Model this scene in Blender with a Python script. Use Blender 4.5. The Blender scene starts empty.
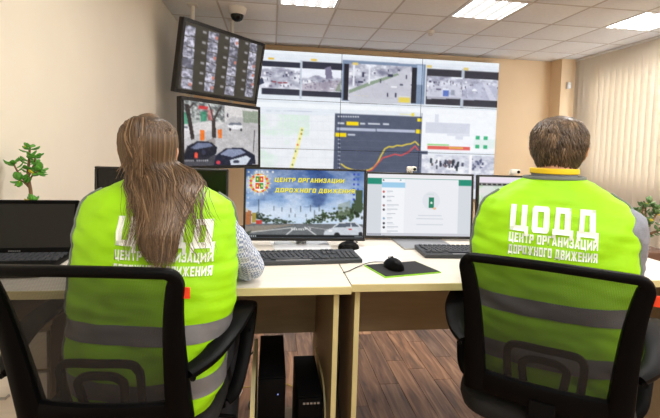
import bpy, bmesh, math, random
import numpy as np
from mathutils import Vector, Matrix, noise
from mathutils.bvhtree import BVHTree
random.seed(7); RNG = np.random.default_rng(11)
scn = bpy.context.scene
COL = scn.collection
PI = math.pi
CAM_H = 1.2; CEIL = 2.64; DESK = 0.76

# ------------------------------------------------------------------ camera
FPX, CYP = 434.74, 175.08
YAW, PITCH, ROLL = math.radians(7.732), math.radians(-3.445), math.radians(-1.660)
def cam_axes():
    cy, sy, cp, sp, cr, sr = math.cos(YAW), math.sin(YAW), math.cos(PITCH), math.sin(PITCH), math.cos(ROLL), math.sin(ROLL)
    f = Vector((sy*cp, cy*cp, sp)); r = Vector((cy, -sy, 0)); d = -(r.cross(f))
    return cr*r + sr*d, cr*d - sr*r, f
AX_R, AX_D, AX_F = cam_axes()
cam = bpy.data.cameras.new('camera'); camo = bpy.data.objects.new('camera', cam); COL.objects.link(camo)
cam.sensor_fit = 'HORIZONTAL'; cam.sensor_width = 36.0
cam.lens = FPX/660*36.0; cam.shift_y = -(209-CYP)/660; cam.clip_start = 0.02
m = Matrix.Identity(4)
for i, v in enumerate((AX_R, -AX_D, -AX_F)):
    for k in range(3): m[k][i] = v[k]
m.translation = (0, 0, CAM_H); camo.matrix_world = m
scn.camera = camo
def ray(px, py):
    return (AX_R*((px-330)/FPX) + AX_D*((py-CYP)/FPX) + AX_F)

# ------------------------------------------------------------------ colour management, world, lamps
vs = scn.view_settings
vs.view_transform = 'Standard'; vs.look = 'None'; vs.gamma = 1.0; vs.use_curve_mapping = False
vs.exposure = 0.0
try:
    scn.cycles.use_denoising = True
    scn.cycles.max_bounces = 8; scn.cycles.transparent_max_bounces = 12
    scn.cycles.sample_clamp_indirect = 6
except Exception: pass
w = bpy.data.worlds.new('daylight'); scn.world = w; w.use_nodes = True
bgn = w.node_tree.nodes['Background']; bgn.inputs[0].default_value = (0.80, 0.88, 1.0, 1); bgn.inputs[1].default_value = 9.0
LAMP_W = 27.0; LAMP_COL = (1.0, 0.99, 0.97)
LAMP_CELLS = [(x, y) for x in (0.33, 2.13, 3.93) for y in (4.22, 2.12, 0.02, -1.78)]
def lamp(x, y):
    l = bpy.data.lights.new('ceiling_lamp', 'AREA'); l.shape = 'SQUARE'; l.size = 0.52
    l.energy = LAMP_W; l.color = LAMP_COL
    o = bpy.data.objects.new('ceiling_lamp', l); COL.objects.link(o); o.location = (x, y, CEIL-0.03)
for x, y in LAMP_CELLS:
    if y < 3: lamp(x, y)      # the row at y = 4.22 is in view and is lit by its own diffusers

# ------------------------------------------------------------------ materials
def lin(c):
    return tuple(((v/255)/12.92 if v/255 <= 0.04045 else ((v/255+0.055)/1.055)**2.4) for v in c)
MATS = {}
def mat(name, rgb, rough=0.6, metal=0.0, var=0.06, scale=8.0, bump=0.0, bscale=60.0, spec=0.5, stretch=None, coat=0.0):
    if name in MATS: return MATS[name]
    mt = bpy.data.materials.new(name); mt.use_nodes = True
    nt = mt.node_tree; b = nt.nodes['Principled BSDF']
    tc = nt.nodes.new('ShaderNodeTexCoord'); mp = nt.nodes.new('ShaderNodeMapping')
    nt.links.new(tc.outputs['Object'], mp.inputs[0])
    if stretch: mp.inputs['Scale'].default_value = stretch
    nz = nt.nodes.new('ShaderNodeTexNoise'); nz.inputs['Scale'].default_value = scale; nz.inputs['Detail'].default_value = 4
    nt.links.new(mp.outputs[0], nz.inputs['Vector'])
    rp = nt.nodes.new('ShaderNodeValToRGB'); c = lin(rgb)
    rp.color_ramp.elements[0].position = 0.3; rp.color_ramp.elements[1].position = 0.7
    rp.color_ramp.elements[0].color = tuple(max(0, v*(1-var)) for v in c)+(1,)
    rp.color_ramp.elements[1].color = tuple(min(1, v*(1+var)) for v in c)+(1,)
    nt.links.new(nz.outputs['Fac'], rp.inputs[0]); nt.links.new(rp.outputs[0], b.inputs['Base Color'])
    b.inputs['Roughness'].default_value = rough; b.inputs['Metallic'].default_value = metal
    b.inputs['Specular IOR Level'].default_value = spec
    if coat: b.inputs['Coat Weight'].default_value = coat
    if bump:
        n2 = nt.nodes.new('ShaderNodeTexNoise'); n2.inputs['Scale'].default_value = bscale; n2.inputs['Detail'].default_value = 3
        nt.links.new(mp.outputs[0], n2.inputs['Vector'])
        bp = nt.nodes.new('ShaderNodeBump'); bp.inputs['Strength'].default_value = bump; bp.inputs['Distance'].default_value = 0.01
        nt.links.new(n2.outputs['Fac'], bp.inputs['Height']); nt.links.new(bp.outputs[0], b.inputs['Normal'])
    MATS[name] = mt; return mt
def emit_attr_mat(name, strength=1.0, gloss=0.08):
    mt = bpy.data.materials.new(name); mt.use_nodes = True; nt = mt.node_tree
    b = nt.nodes['Principled BSDF']; b.inputs['Base Color'].default_value = (0.01, 0.01, 0.01, 1)
    b.inputs['Roughness'].default_value = 0.35; b.inputs['Specular IOR Level'].default_value = gloss
    a = nt.nodes.new('ShaderNodeVertexColor'); a.layer_name = 'picture'
    nt.links.new(a.outputs['Color'], b.inputs['Emission Color']); b.inputs['Emission Strength'].default_value = strength
    return mt
def attr_mat(name, rough=0.5, attr='tint', spec=0.4):
    mt = bpy.data.materials.new(name); mt.use_nodes = True; nt = mt.node_tree
    b = nt.nodes['Principled BSDF']; a = nt.nodes.new('ShaderNodeVertexColor'); a.layer_name = attr
    nt.links.new(a.outputs['Color'], b.inputs['Base Color']); b.inputs['Roughness'].default_value = rough
    b.inputs['Specular IOR Level'].default_value = spec
    return mt

M_wall = mat('wall_paint_cream', (230, 221, 203), 0.85, var=0.02, scale=3, bump=0.05, bscale=200)
M_wallb = mat('wall_paint_peach', (235, 207, 168), 0.85, var=0.02, scale=3, bump=0.05, bscale=200)
M_tile = mat('mineral_tile', (241, 241, 240), 0.95, var=0.03, scale=30, bump=0.15, bscale=400)
M_rail = mat('grid_rail_paint', (206, 198, 190), 0.7, var=0.02)
M_white = mat('white_plastic', (228, 224, 218), 0.45, var=0.02)
M_blackp = mat('black_plastic', (8, 8, 9), 0.42, var=0.1, bump=0.03, bscale=300, spec=0.07)
M_blackm = mat('matte_black_plastic', (9, 9, 10), 0.55, var=0.1, spec=0.08)
M_bezel = mat('display_bezel', (24, 22, 22), 0.42, var=0.08)
M_off = mat('dark_screen', (7, 9, 10), 0.22, var=0.05, spec=0.35)
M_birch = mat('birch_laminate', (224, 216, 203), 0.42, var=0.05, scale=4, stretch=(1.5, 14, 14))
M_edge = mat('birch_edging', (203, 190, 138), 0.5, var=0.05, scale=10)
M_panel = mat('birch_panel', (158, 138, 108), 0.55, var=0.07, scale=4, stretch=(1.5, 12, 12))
M_metal = mat('brushed_metal', (176, 176, 178), 0.35, metal=0.8, var=0.05)
M_glassw = mat('pale_glass_base', (214, 216, 220), 0.15, var=0.02)
M_paper = mat('white_paper', (236, 236, 236), 0.8, var=0.015)
M_cloth = mat('black_seat_fabric', (20, 20, 21), 0.9, var=0.15, scale=120, bump=0.3, bscale=500)
M_vest = mat('fluorescent_polyester', (156, 220, 13), 0.55, var=0.045, scale=14, bump=0.2, bscale=16, spec=0.3)
M_refl = mat('reflective_tape', (116, 116, 120), 0.35, var=0.05, scale=40, metal=0.1)
M_pipe = mat('grey_binding', (112, 120, 118), 0.7)
M_print = mat('white_print', (240, 246, 236), 0.5, var=0.01)
M_skin = mat('skin', (214, 160, 128), 0.55, var=0.05, scale=20)
M_grey_shirt = mat('grey_knit', (138, 143, 156), 0.85, var=0.08, scale=60, bump=0.2, bscale=300)
M_trouser = mat('dark_trousers', (34, 36, 44), 0.85, var=0.1, scale=40)
M_shoe = mat('black_leather', (20, 19, 19), 0.45)
M_yellow = mat('yellow_ribbon', (240, 205, 30), 0.6)
M_orange = mat('orange_tag', (232, 66, 22), 0.55)
M_lime = mat('lime_edge', (140, 205, 40), 0.6)
M_pad = mat('black_cloth_pad', (26, 27, 31), 0.85, var=0.1, scale=200)
M_key = mat('key_plastic', (58, 61, 67), 0.5, var=0.1)
M_kbody = mat('keyboard_shell', (50, 53, 58), 0.45)
M_cable = mat('black_cable', (18, 18, 18), 0.5)
M_ycable = mat('yellow_cable', (186, 160, 60), 0.5)
M_leaf = mat('jade_leaf', (84, 152, 50), 0.4, var=0.25, scale=25)
M_leafd = mat('dull_leaf', (96, 128, 78), 0.5, var=0.25, scale=25)
M_leafy = mat('yellow_leaf', (205, 186, 40), 0.45, var=0.15)
M_stem = mat('woody_stem', (120, 92, 62), 0.8, var=0.2, scale=40)
M_pot = mat('brown_pot', (92, 62, 44), 0.6, var=0.1)
M_soil = mat('soil', (48, 36, 28), 0.95, var=0.3, scale=60)
M_glass = mat('eye_white', (235, 232, 226), 0.2)
M_base = mat('baseboard_wood', (128, 92, 62), 0.5, var=0.1, scale=10)

def mesh_fabric():
    mt = bpy.data.materials.new('chair_mesh_fabric'); mt.use_nodes = True; nt = mt.node_tree
    b = nt.nodes['Principled BSDF']; b.inputs['Base Color'].default_value = (0.012, 0.012, 0.013, 1); b.inputs['Roughness'].default_value = 0.7
    out = nt.nodes['Material Output']; tr = nt.nodes.new('ShaderNodeBsdfTransparent'); mx = nt.nodes.new('ShaderNodeMixShader')
    tc = nt.nodes.new('ShaderNodeTexCoord')
    wv = nt.nodes.new('ShaderNodeTexWave'); wv.inputs['Scale'].default_value = 95; wv.bands_direction = 'X'
    wv2 = nt.nodes.new('ShaderNodeTexWave'); wv2.inputs['Scale'].default_value = 95; wv2.bands_direction = 'Z'
    nt.links.new(tc.outputs['Object'], wv.inputs['Vector']); nt.links.new(tc.outputs['Object'], wv2.inputs['Vector'])
    ad = nt.nodes.new('ShaderNodeMath'); ad.operation = 'ADD'
    nt.links.new(wv.outputs['Fac'], ad.inputs[0]); nt.links.new(wv2.outputs['Fac'], ad.inputs[1])
    mr = nt.nodes.new('ShaderNodeMapRange'); mr.inputs['From Max'].default_value = 2.0; mr.inputs['To Min'].default_value = 0.64; mr.inputs['To Max'].default_value = 0.84
    nt.links.new(ad.outputs[0], mr.inputs['Value']); nt.links.new(mr.outputs[0], mx.inputs[0])
    nt.links.new(tr.outputs[0], mx.inputs[1]); nt.links.new(b.outputs[0], mx.inputs[2]); nt.links.new(mx.outputs[0], out.inputs[0])
    return mt
M_mesh = mesh_fabric()
def check_shirt():
    mt = bpy.data.materials.new('blue_check_cotton'); mt.use_nodes = True; nt = mt.node_tree
    b = nt.nodes['Principled BSDF']; b.inputs['Roughness'].default_value = 0.85
    tc = nt.nodes.new('ShaderNodeTexCoord'); ck = nt.nodes.new('ShaderNodeTexChecker'); ck.inputs['Scale'].default_value = 130
    ck.inputs[1].default_value = lin((205, 211, 222))+(1,); ck.inputs[2].default_value = lin((120, 136, 168))+(1,)
    nt.links.new(tc.outputs['Object'], ck.inputs[0]); nt.links.new(ck.outputs[0], b.inputs['Base Color'])
    return mt
M_check = check_shirt()
def plank_mat():
    mt = bpy.data.materials.new('oak_laminate_plank'); mt.use_nodes = True; nt = mt.node_tree
    b = nt.nodes['Principled BSDF']; tc = nt.nodes.new('ShaderNodeTexCoord'); oi = nt.nodes.new('ShaderNodeObjectInfo')
    mp = nt.nodes.new('ShaderNodeMapping'); mp.inputs['Scale'].default_value = (34, 3.2, 10)
    ad = nt.nodes.new('ShaderNodeVectorMath'); ad.operation = 'ADD'
    sc = nt.nodes.new('ShaderNodeVectorMath'); sc.operation = 'SCALE'; sc.inputs['Scale'].default_value = 40
    cb = nt.nodes.new('ShaderNodeCombineXYZ')
    for i in range(3): nt.links.new(oi.outputs['Random'], cb.inputs[i])
    nt.links.new(cb.outputs[0], sc.inputs[0]); nt.links.new(tc.outputs['Object'], ad.inputs[0]); nt.links.new(sc.outputs[0], ad.inputs[1])
    nt.links.new(ad.outputs[0], mp.inputs[0])
    nz = nt.nodes.new('ShaderNodeTexNoise'); nz.inputs['Scale'].default_value = 1.0; nz.inputs['Detail'].default_value = 6; nz.inputs['Distortion'].default_value = 0.9
    nt.links.new(mp.outputs[0], nz.inputs['Vector'])
    rp = nt.nodes.new('ShaderNodeValToRGB'); e = rp.color_ramp.elements
    e[0].position = 0.30; e[0].color = lin((88, 66, 50))+(1,); e[1].position = 0.70; e[1].color = lin((182, 148, 116))+(1,)
    x = rp.color_ramp.elements.new(0.5); x.color = lin((142, 106, 78))+(1,)
    nt.links.new(nz.outputs['Fac'], rp.inputs[0])
    tone = nt.nodes.new('ShaderNodeValToRGB'); t = tone.color_ramp.elements
    t[0].color = (0.46, 0.45, 0.48, 1); t[1].color = (1.25, 1.12, 1.0, 1)
    y = tone.color_ramp.elements.new(0.5); y.color = (0.85, 0.78, 0.74, 1)
    nt.links.new(oi.outputs['Random'], tone.inputs[0])
    mu = nt.nodes.new('ShaderNodeMix'); mu.data_type = 'RGBA'; mu.blend_type = 'MULTIPLY'; mu.inputs[0].default_value = 1
    nt.links.new(rp.outputs[0], mu.inputs[6]); nt.links.new(tone.outputs[0], mu.inputs[7])
    nt.links.new(mu.outputs[2], b.inputs['Base Color']); b.inputs['Roughness'].default_value = 0.42
    return mt
M_plank = plank_mat()
def floor_mat():
    mt = bpy.data.materials.new('laminate_floor'); mt.use_nodes = True; nt = mt.node_tree; b = nt.nodes['Principled BSDF']
    tc = nt.nodes.new('ShaderNodeTexCoord'); mp = nt.nodes.new('ShaderNodeMapping'); mp.inputs['Rotation'].default_value = (0, 0, PI/2)
    nt.links.new(tc.outputs['Object'], mp.inputs[0])
    br = nt.nodes.new('ShaderNodeTexBrick'); br.inputs['Scale'].default_value = 1; br.inputs['Brick Width'].default_value = .66; br.inputs['Row Height'].default_value = .1
    br.inputs['Mortar Size'].default_value = .0012; br.offset = .37; br.offset_frequency = 3; br.inputs['Bias'].default_value = 0
    br.inputs['Color1'].default_value = lin((92, 72, 60))+(1,); br.inputs['Color2'].default_value = lin((158, 124, 94))+(1,); br.inputs['Mortar'].default_value = lin((50, 38, 30))+(1,)
    nt.links.new(mp.outputs[0], br.inputs['Vector'])
    m2 = nt.nodes.new('ShaderNodeMapping'); m2.inputs['Scale'].default_value = (34, 3.2, 10); nt.links.new(tc.outputs['Object'], m2.inputs[0])
    nz = nt.nodes.new('ShaderNodeTexNoise'); nz.inputs['Scale'].default_value = 1; nz.inputs['Detail'].default_value = 6; nt.links.new(m2.outputs[0], nz.inputs['Vector'])
    rp = nt.nodes.new('ShaderNodeMapRange'); rp.inputs['From Min'].default_value = .3; rp.inputs['From Max'].default_value = .7; rp.inputs['To Min'].default_value = .6; rp.inputs['To Max'].default_value = 1.25
    nt.links.new(nz.outputs['Fac'], rp.inputs['Value'])
    mu = nt.nodes.new('ShaderNodeVectorMath'); mu.operation = 'SCALE'; nt.links.new(br.outputs['Color'], mu.inputs[0]); nt.links.new(rp.outputs[0], mu.inputs['Scale'])
    nt.links.new(mu.outputs[0], b.inputs['Base Color']); b.inputs['Roughness'].default_value = .42
    return mt
M_floor = floor_mat()
def blind_mat():
    mt = bpy.data.materials.new('blind_fabric'); mt.use_nodes = True; nt = mt.node_tree
    b = nt.nodes['Principled BSDF']; b.inputs['Base Color'].default_value = lin((234, 225, 209))+(1,); b.inputs['Roughness'].default_value = 0.9
    tl = nt.nodes.new('ShaderNodeBsdfTranslucent'); tl.inputs[0].default_value = lin((240, 228, 208))+(1,)
    mx = nt.nodes.new('ShaderNodeMixShader'); mx.inputs[0].default_value = 0.34
    tc = nt.nodes.new('ShaderNodeTexCoord'); nz = nt.nodes.new('ShaderNodeTexNoise'); nz.inputs['Scale'].default_value = 300
    nt.links.new(tc.outputs['Object'], nz.inputs['Vector'])
    bp = nt.nodes.new('ShaderNodeBump'); bp.inputs['Strength'].default_value = 0.2; bp.inputs['Distance'].default_value = 0.002
    nt.links.new(nz.outputs['Fac'], bp.inputs['Height']); nt.links.new(bp.outputs[0], b.inputs['Normal'])
    nt.links.new(b.outputs[0], mx.inputs[1]); nt.links.new(tl.outputs[0], mx.inputs[2]); nt.links.new(mx.outputs[0], nt.nodes['Material Output'].inputs[0])
    return mt
M_blind = blind_mat()
def lamp_mat():
    mt = bpy.data.materials.new('lit_diffuser'); mt.use_nodes = True; nt = mt.node_tree
    b = nt.nodes['Principled BSDF']; b.inputs['Base Color'].default_value = (0.8, 0.8, 0.8, 1)
    tc = nt.nodes.new('ShaderNodeTexCoord'); wv = nt.nodes.new('ShaderNodeTexWave'); wv.bands_direction = 'X'
    wv.inputs['Scale'].default_value = 2.45; wv.inputs['Phase Offset'].default_value = 1.2
    nt.links.new(tc.outputs['Object'], wv.inputs['Vector'])
    st = nt.nodes.new('ShaderNodeMath'); st.operation = 'GREATER_THAN'; st.inputs[1].default_value = 0.60
    mr = nt.nodes.new('ShaderNodeMapRange'); mr.inputs['To Min'].default_value = 0.70; mr.inputs['To Max'].default_value = 24.0   # louvre between the tubes, bare tube
    nt.links.new(wv.outputs['Fac'], st.inputs[0]); nt.links.new(st.outputs[0], mr.inputs['Value']); nt.links.new(mr.outputs[0], b.inputs['Emission Strength'])
    b.inputs['Emission Color'].default_value = (0.96, 0.97, 1.0, 1)
    return mt
M_lamp = lamp_mat()
M_screen = emit_attr_mat('lit_screen', 0.98)
M_hair = attr_mat('hair_fibre', 0.42, spec=0.45)

# ------------------------------------------------------------------ mesh helpers
def V(*a): return Vector(a)
def bm_box(bm, c, s, rot=None, bev=0.0, seg=1):
    r = bmesh.ops.create_cube(bm, size=1.0); vs_ = r['verts']
    for v in vs_: v.co = Vector((v.co.x*s[0], v.co.y*s[1], v.co.z*s[2]))
    if bev:
        es = list({e for v in vs_ for e in v.link_edges})
        rr = bmesh.ops.bevel(bm, geom=es, offset=bev, segments=seg, affect='EDGES', profile=0.5)
        vs_ = list({v for f in rr['faces'] for v in f.verts} | {v for v in vs_ if v.is_valid})
    for v in vs_:
        if rot is not None: v.co = rot @ v.co
        v.co += Vector(c)
    return vs_
def bm_loft(bm, rings, cap=True, closed=False, mi=0):
    rows = [[bm.verts.new(p) for p in r] for r in rings]
    n = len(rows[0]); K = len(rows)
    for i in range(K if closed else K-1):
        a, b = rows[i], rows[(i+1) % K]
        for k in range(n):
            f = bm.faces.new((a[k], a[(k+1) % n], b[(k+1) % n], b[k])); f.smooth = True; f.material_index = mi
    if cap and not closed:
        for r, flip in ((rows[0], True), (rows[-1], False)):
            f = bm.faces.new(list(reversed(r)) if flip else r); f.material_index = mi
    return rows
def frames(path):
    P = [Vector(p) for p in path]; T = []
    for i in range(len(P)):
        a = P[max(0, i-1)]; b = P[min(len(P)-1, i+1)]
        t = (b-a); T.append(t.normalized() if t.length > 1e-9 else Vector((0, 0, 1)))
    up = Vector((0, 0, 1)) if abs(T[0].z) < 0.9 else Vector((0, 1, 0))
    N = []; n = (up - T[0]*up.dot(T[0])).normalized()
    for t in T:
        n = n - t*n.dot(t)
        n = n.normalized() if n.length > 1e-6 else Vector((1, 0, 0))
        N.append(n.copy())
    return P, T, N
def bm_tube(bm, path, r, seg=8, cap='round', flat=1.0, hint=None, mi=0):
    P, T, N = frames(path); rr = r if isinstance(r, (list, tuple)) else [r]*len(P); rings = []
    def ring(p, t, n, q):
        b = t.cross(n); return [p + (n*math.cos(2*PI*k/seg)*flat + b*math.sin(2*PI*k/seg))*q for k in range(seg)]
    if cap == 'round':
        for a in (80, 50, 25): rings.append(ring(P[0]-T[0]*rr[0]*math.sin(math.radians(a)), T[0], N[0], rr[0]*math.cos(math.radians(a))))
    for p, t, n, q in zip(P, T, N, rr): rings.append(ring(p, t, n, q))
    if cap == 'round':
        for a in (25, 50, 80): rings.append(ring(P[-1]+T[-1]*rr[-1]*math.sin(math.radians(a)), T[-1], N[-1], rr[-1]*math.cos(math.radians(a))))
    bm_loft(bm, rings, mi=mi)
def bm_sweep(bm, path, half, normal, seg=12, n=3.0, closed=False):
    """superellipse section: half = (across, along normal) per point"""
    P = [Vector(p) for p in path]; K = len(P); rings = []
    for i in range(K):
        a = P[(i-1) % K] if closed else P[max(0, i-1)]; b = P[(i+1) % K] if closed else P[min(K-1, i+1)]
        t = (b-a).normalized(); nn = Vector(normal[i] if isinstance(normal, list) else normal); nn = (nn - t*nn.dot(t)).normalized(); bb = t.cross(nn)
        h = half[i] if isinstance(half, list) else half
        ring = []
        for k in range(seg):
            c, s = math.cos(2*PI*k/seg), math.sin(2*PI*k/seg)
            ring.append(P[i] + bb*(h[0]*math.copysign(abs(c)**(2/n), c)) + nn*(h[1]*math.copysign(abs(s)**(2/n), s)))
        rings.append(ring)
    bm_loft(bm, rings, closed=closed)
def catmull(pts, sub=6):
    P = [Vector(p) for p in pts]; out = []
    for i in range(len(P)-1):
        p0, p1, p2, p3 = P[max(0, i-1)], P[i], P[i+1], P[min(len(P)-1, i+2)]
        for k in range(sub):
            t = k/sub
            out.append(0.5*((2*p1)+(p2-p0)*t+(2*p0-5*p1+4*p2-p3)*t*t+(3*p1-p0-3*p2+p3)*t**3))
    out.append(P[-1]); return out
def bm_cyl(bm, c, r, h, seg=20, r2=None, axis=None):
    c = Vector(c); r2 = r if r2 is None else r2
    q = Vector((0, 0, 1)).rotation_difference(Vector(axis).normalized()) if axis else None
    rings = []
    for z, rad in ((0, r), (h, r2)):
        ring = []
        for k in range(seg):
            p = Vector((rad*math.cos(2*PI*k/seg), rad*math.sin(2*PI*k/seg), z))
            if q: p = q @ p
            ring.append(c+p)
        rings.append(ring)
    rows = bm_loft(bm, rings)
def bm_lathe(bm, prof, c=(0, 0, 0), seg=24, axis=None):
    q = Vector((0, 0, 1)).rotation_difference(Vector(axis).normalized()) if axis else None
    rings = []
    for r, z in prof:
        ring = []
        for k in range(seg):
            p = Vector((max(r, 1e-4)*math.cos(2*PI*k/seg), max(r, 1e-4)*math.sin(2*PI*k/seg), z))
            if q: p = q @ p
            ring.append(Vector(c)+p)
        rings.append(ring)
    bm_loft(bm, rings)
def obj(name, bm, mt, parent=None, kind=None, label=None, sharp=True, mats=None):
    me = bpy.data.meshes.new(name); bmesh.ops.recalc_face_normals(bm, faces=bm.faces); bm.to_mesh(me); bm.free()
    for x in (mats or [mt]): me.materials.append(x)
    if sharp:
        try: me.set_sharp_from_angle(angle=math.radians(40))
        except Exception: pass
    o = bpy.data.objects.new(name, me); COL.objects.link(o)
    if parent is not None: o.parent = parent
    if kind: o['kind'] = kind
    if label: o['label'] = label
    return o
def nb(): return bmesh.new()
def boxobj(name, c, s, mt, parent=None, kind=None, bev=0.0, rot=None, label=None):
    bm = nb(); bm_box(bm, c, s, rot, bev, 2 if bev else 1); return obj(name, bm, mt, parent, kind, label)
def thing(name, label, cat, loc=(0, 0, 0), rotz=0.0, group=None):
    o = bpy.data.objects.new(name, None); COL.objects.link(o); o.empty_display_size = 0.1
    o.location = loc; o.rotation_euler = (0, 0, rotz); o['label'] = label; o['category'] = cat
    if group: o['group'] = group
    return o
def tag(o, label, cat, group=None):
    o['label'] = label; o['category'] = cat
    if group: o['group'] = group
    return o
def dup(o, parent=None):
    c = o.copy(); COL.objects.link(c)
    if parent is not None: c.parent = parent
    for ch in list(o.children): dup(ch, c)
    return c
def text_mesh(body, size, bold=0.0, align='CENTER'):
    cu = bpy.data.curves.new('t', 'FONT'); cu.body = body; cu.size = size; cu.align_x = align; cu.align_y = 'CENTER'
    cu.offset = bold; cu.resolution_u = 3
    o = bpy.data.objects.new('t', cu); COL.objects.link(o)
    bpy.context.view_layer.update()
    dg = bpy.context.evaluated_depsgraph_get(); me = bpy.data.meshes.new_from_object(o.evaluated_get(dg))
    bpy.data.objects.remove(o); bpy.data.curves.remove(cu)
    return me

# heavy block capitals, each letter a handful of quads in a unit cell
def letter(ch):
    a, h = .33, .205; L = [(0, 0, a, 1)]; Rr = [(1-a, 0, 1, 1)]
    bx = lambda *q: [(q[0], q[1]), (q[2], q[1]), (q[2], q[3]), (q[0], q[3])]
    T, B, Mi = (0, 1-h, 1, 1), (0, 0, 1, h), (0, .41, 1, .41+h*.9); c = .10
    O = [[(0, c), (a, c), (a, 1-c), (0, 1-c)], [(1-a, c), (1, c), (1, 1-c), (1-a, 1-c)], [(c, 0), (1-c, 0), (1, c), (1-a, h), (a, h), (0, c)], [(c, 1), (0, 1-c), (a, 1-h), (1-a, 1-h), (1, 1-c), (1-c, 1)]]
    if ch == 'О': return 1, O
    if ch == 'Ц': return 1.12, [bx(*L[0]), bx(*Rr[0]), bx(0, 0, 1.12, h), bx(.90, -.17, 1.12, 0)]
    if ch == 'Д': return 1.16, [bx(.16, 1-h, 1.0, 1), [(.10, h), (.38, h), (.42, 1), (.16, 1)], bx(1.0-a, h, 1.0, 1), bx(0, 0, 1.16, h), bx(0, -.15, .2, 0), bx(.96, -.15, 1.16, 0)]
    if ch == 'Е': return .86, [bx(*L[0]), bx(0, 1-h, .86, 1), bx(0, .41, .80, .58), bx(0, 0, .86, h)]
    if ch == 'Н': return 1, [bx(*L[0]), bx(*Rr[0]), bx(*Mi)]
    if ch == 'Т': return .95, [bx(0, 1-h, .95, 1), bx(.335, 0, .615, 1)]
    if ch == 'Р': return .96, [bx(*L[0]), bx(0, 1-h, .86, 1), bx(0, .36, .86, .36+h), [(.96-a, .44), (.96, .44), (.96, .92), (.96-a, .92)], [(.86, 1), (.8, .9), (.96, .9)], [(.8, .45), (.86, .36), (.96, .45)]]
    if ch == 'Г': return .80, [bx(*L[0]), bx(0, 1-h, .80, 1)]
    if ch == 'А': return 1.04, [[(0, 0), (.28, 0), (.62, 1), (.34, 1)], [(.76, 0), (1.04, 0), (.70, 1), (.42, 1)], bx(.22, .18, .82, .35)]
    if ch == 'И': return 1.04, [bx(0, 0, .27, 1), bx(.77, 0, 1.04, 1), [(.25, .08), (.25, .45), (.79, .92), (.79, .55)]]
    if ch == 'З': return .90, [bx(.08, 1-h, .82, 1), bx(.25, .41, .82, .58), bx(.08, 0, .82, h), bx(.62, .08, .9, .46), bx(.62, .54, .9, .92), bx(0, .10, .26, .32), bx(0, .68, .26, .90)]
    if ch == 'Ж': return 1.5, [bx(.61, 0, .89, 1), [(0, 0), (.30, 0), (.72, .55), (.60, .62)], [(0, 1), (.30, 1), (.72, .45), (.60, .38)], [(1.2, 0), (1.5, 0), (.90, .62), (.78, .55)], [(1.2, 1), (1.5, 1), (.90, .38), (.78, .45)]]
    if ch == 'В': return .96, [bx(*L[0]), bx(0, 1-h, .84, 1), bx(0, .42, .84, .58), bx(0, 0, .84, h), bx(.66, .08, .96, .45), bx(.64, .55, .92, .92)]
    if ch == 'Я': return .98, [bx(.98-a, 0, .98, 1), bx(.1, 1-h, .98, 1), bx(.1, .38, .98, .56), bx(0, .46, a, .92), [(0, 0), (.30, 0), (.62, .42), (.34, .42)]]
    return .5, []
def block_text(body):
    bm = bmesh.new(); x = 0
    for ch in body:
        w_, polys = letter(ch)
        for p in polys: bm.faces.new([bm.verts.new((x+a, b, 0)) for a, b in p])
        x += w_+(.20 if polys else .05)
    return bm

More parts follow.
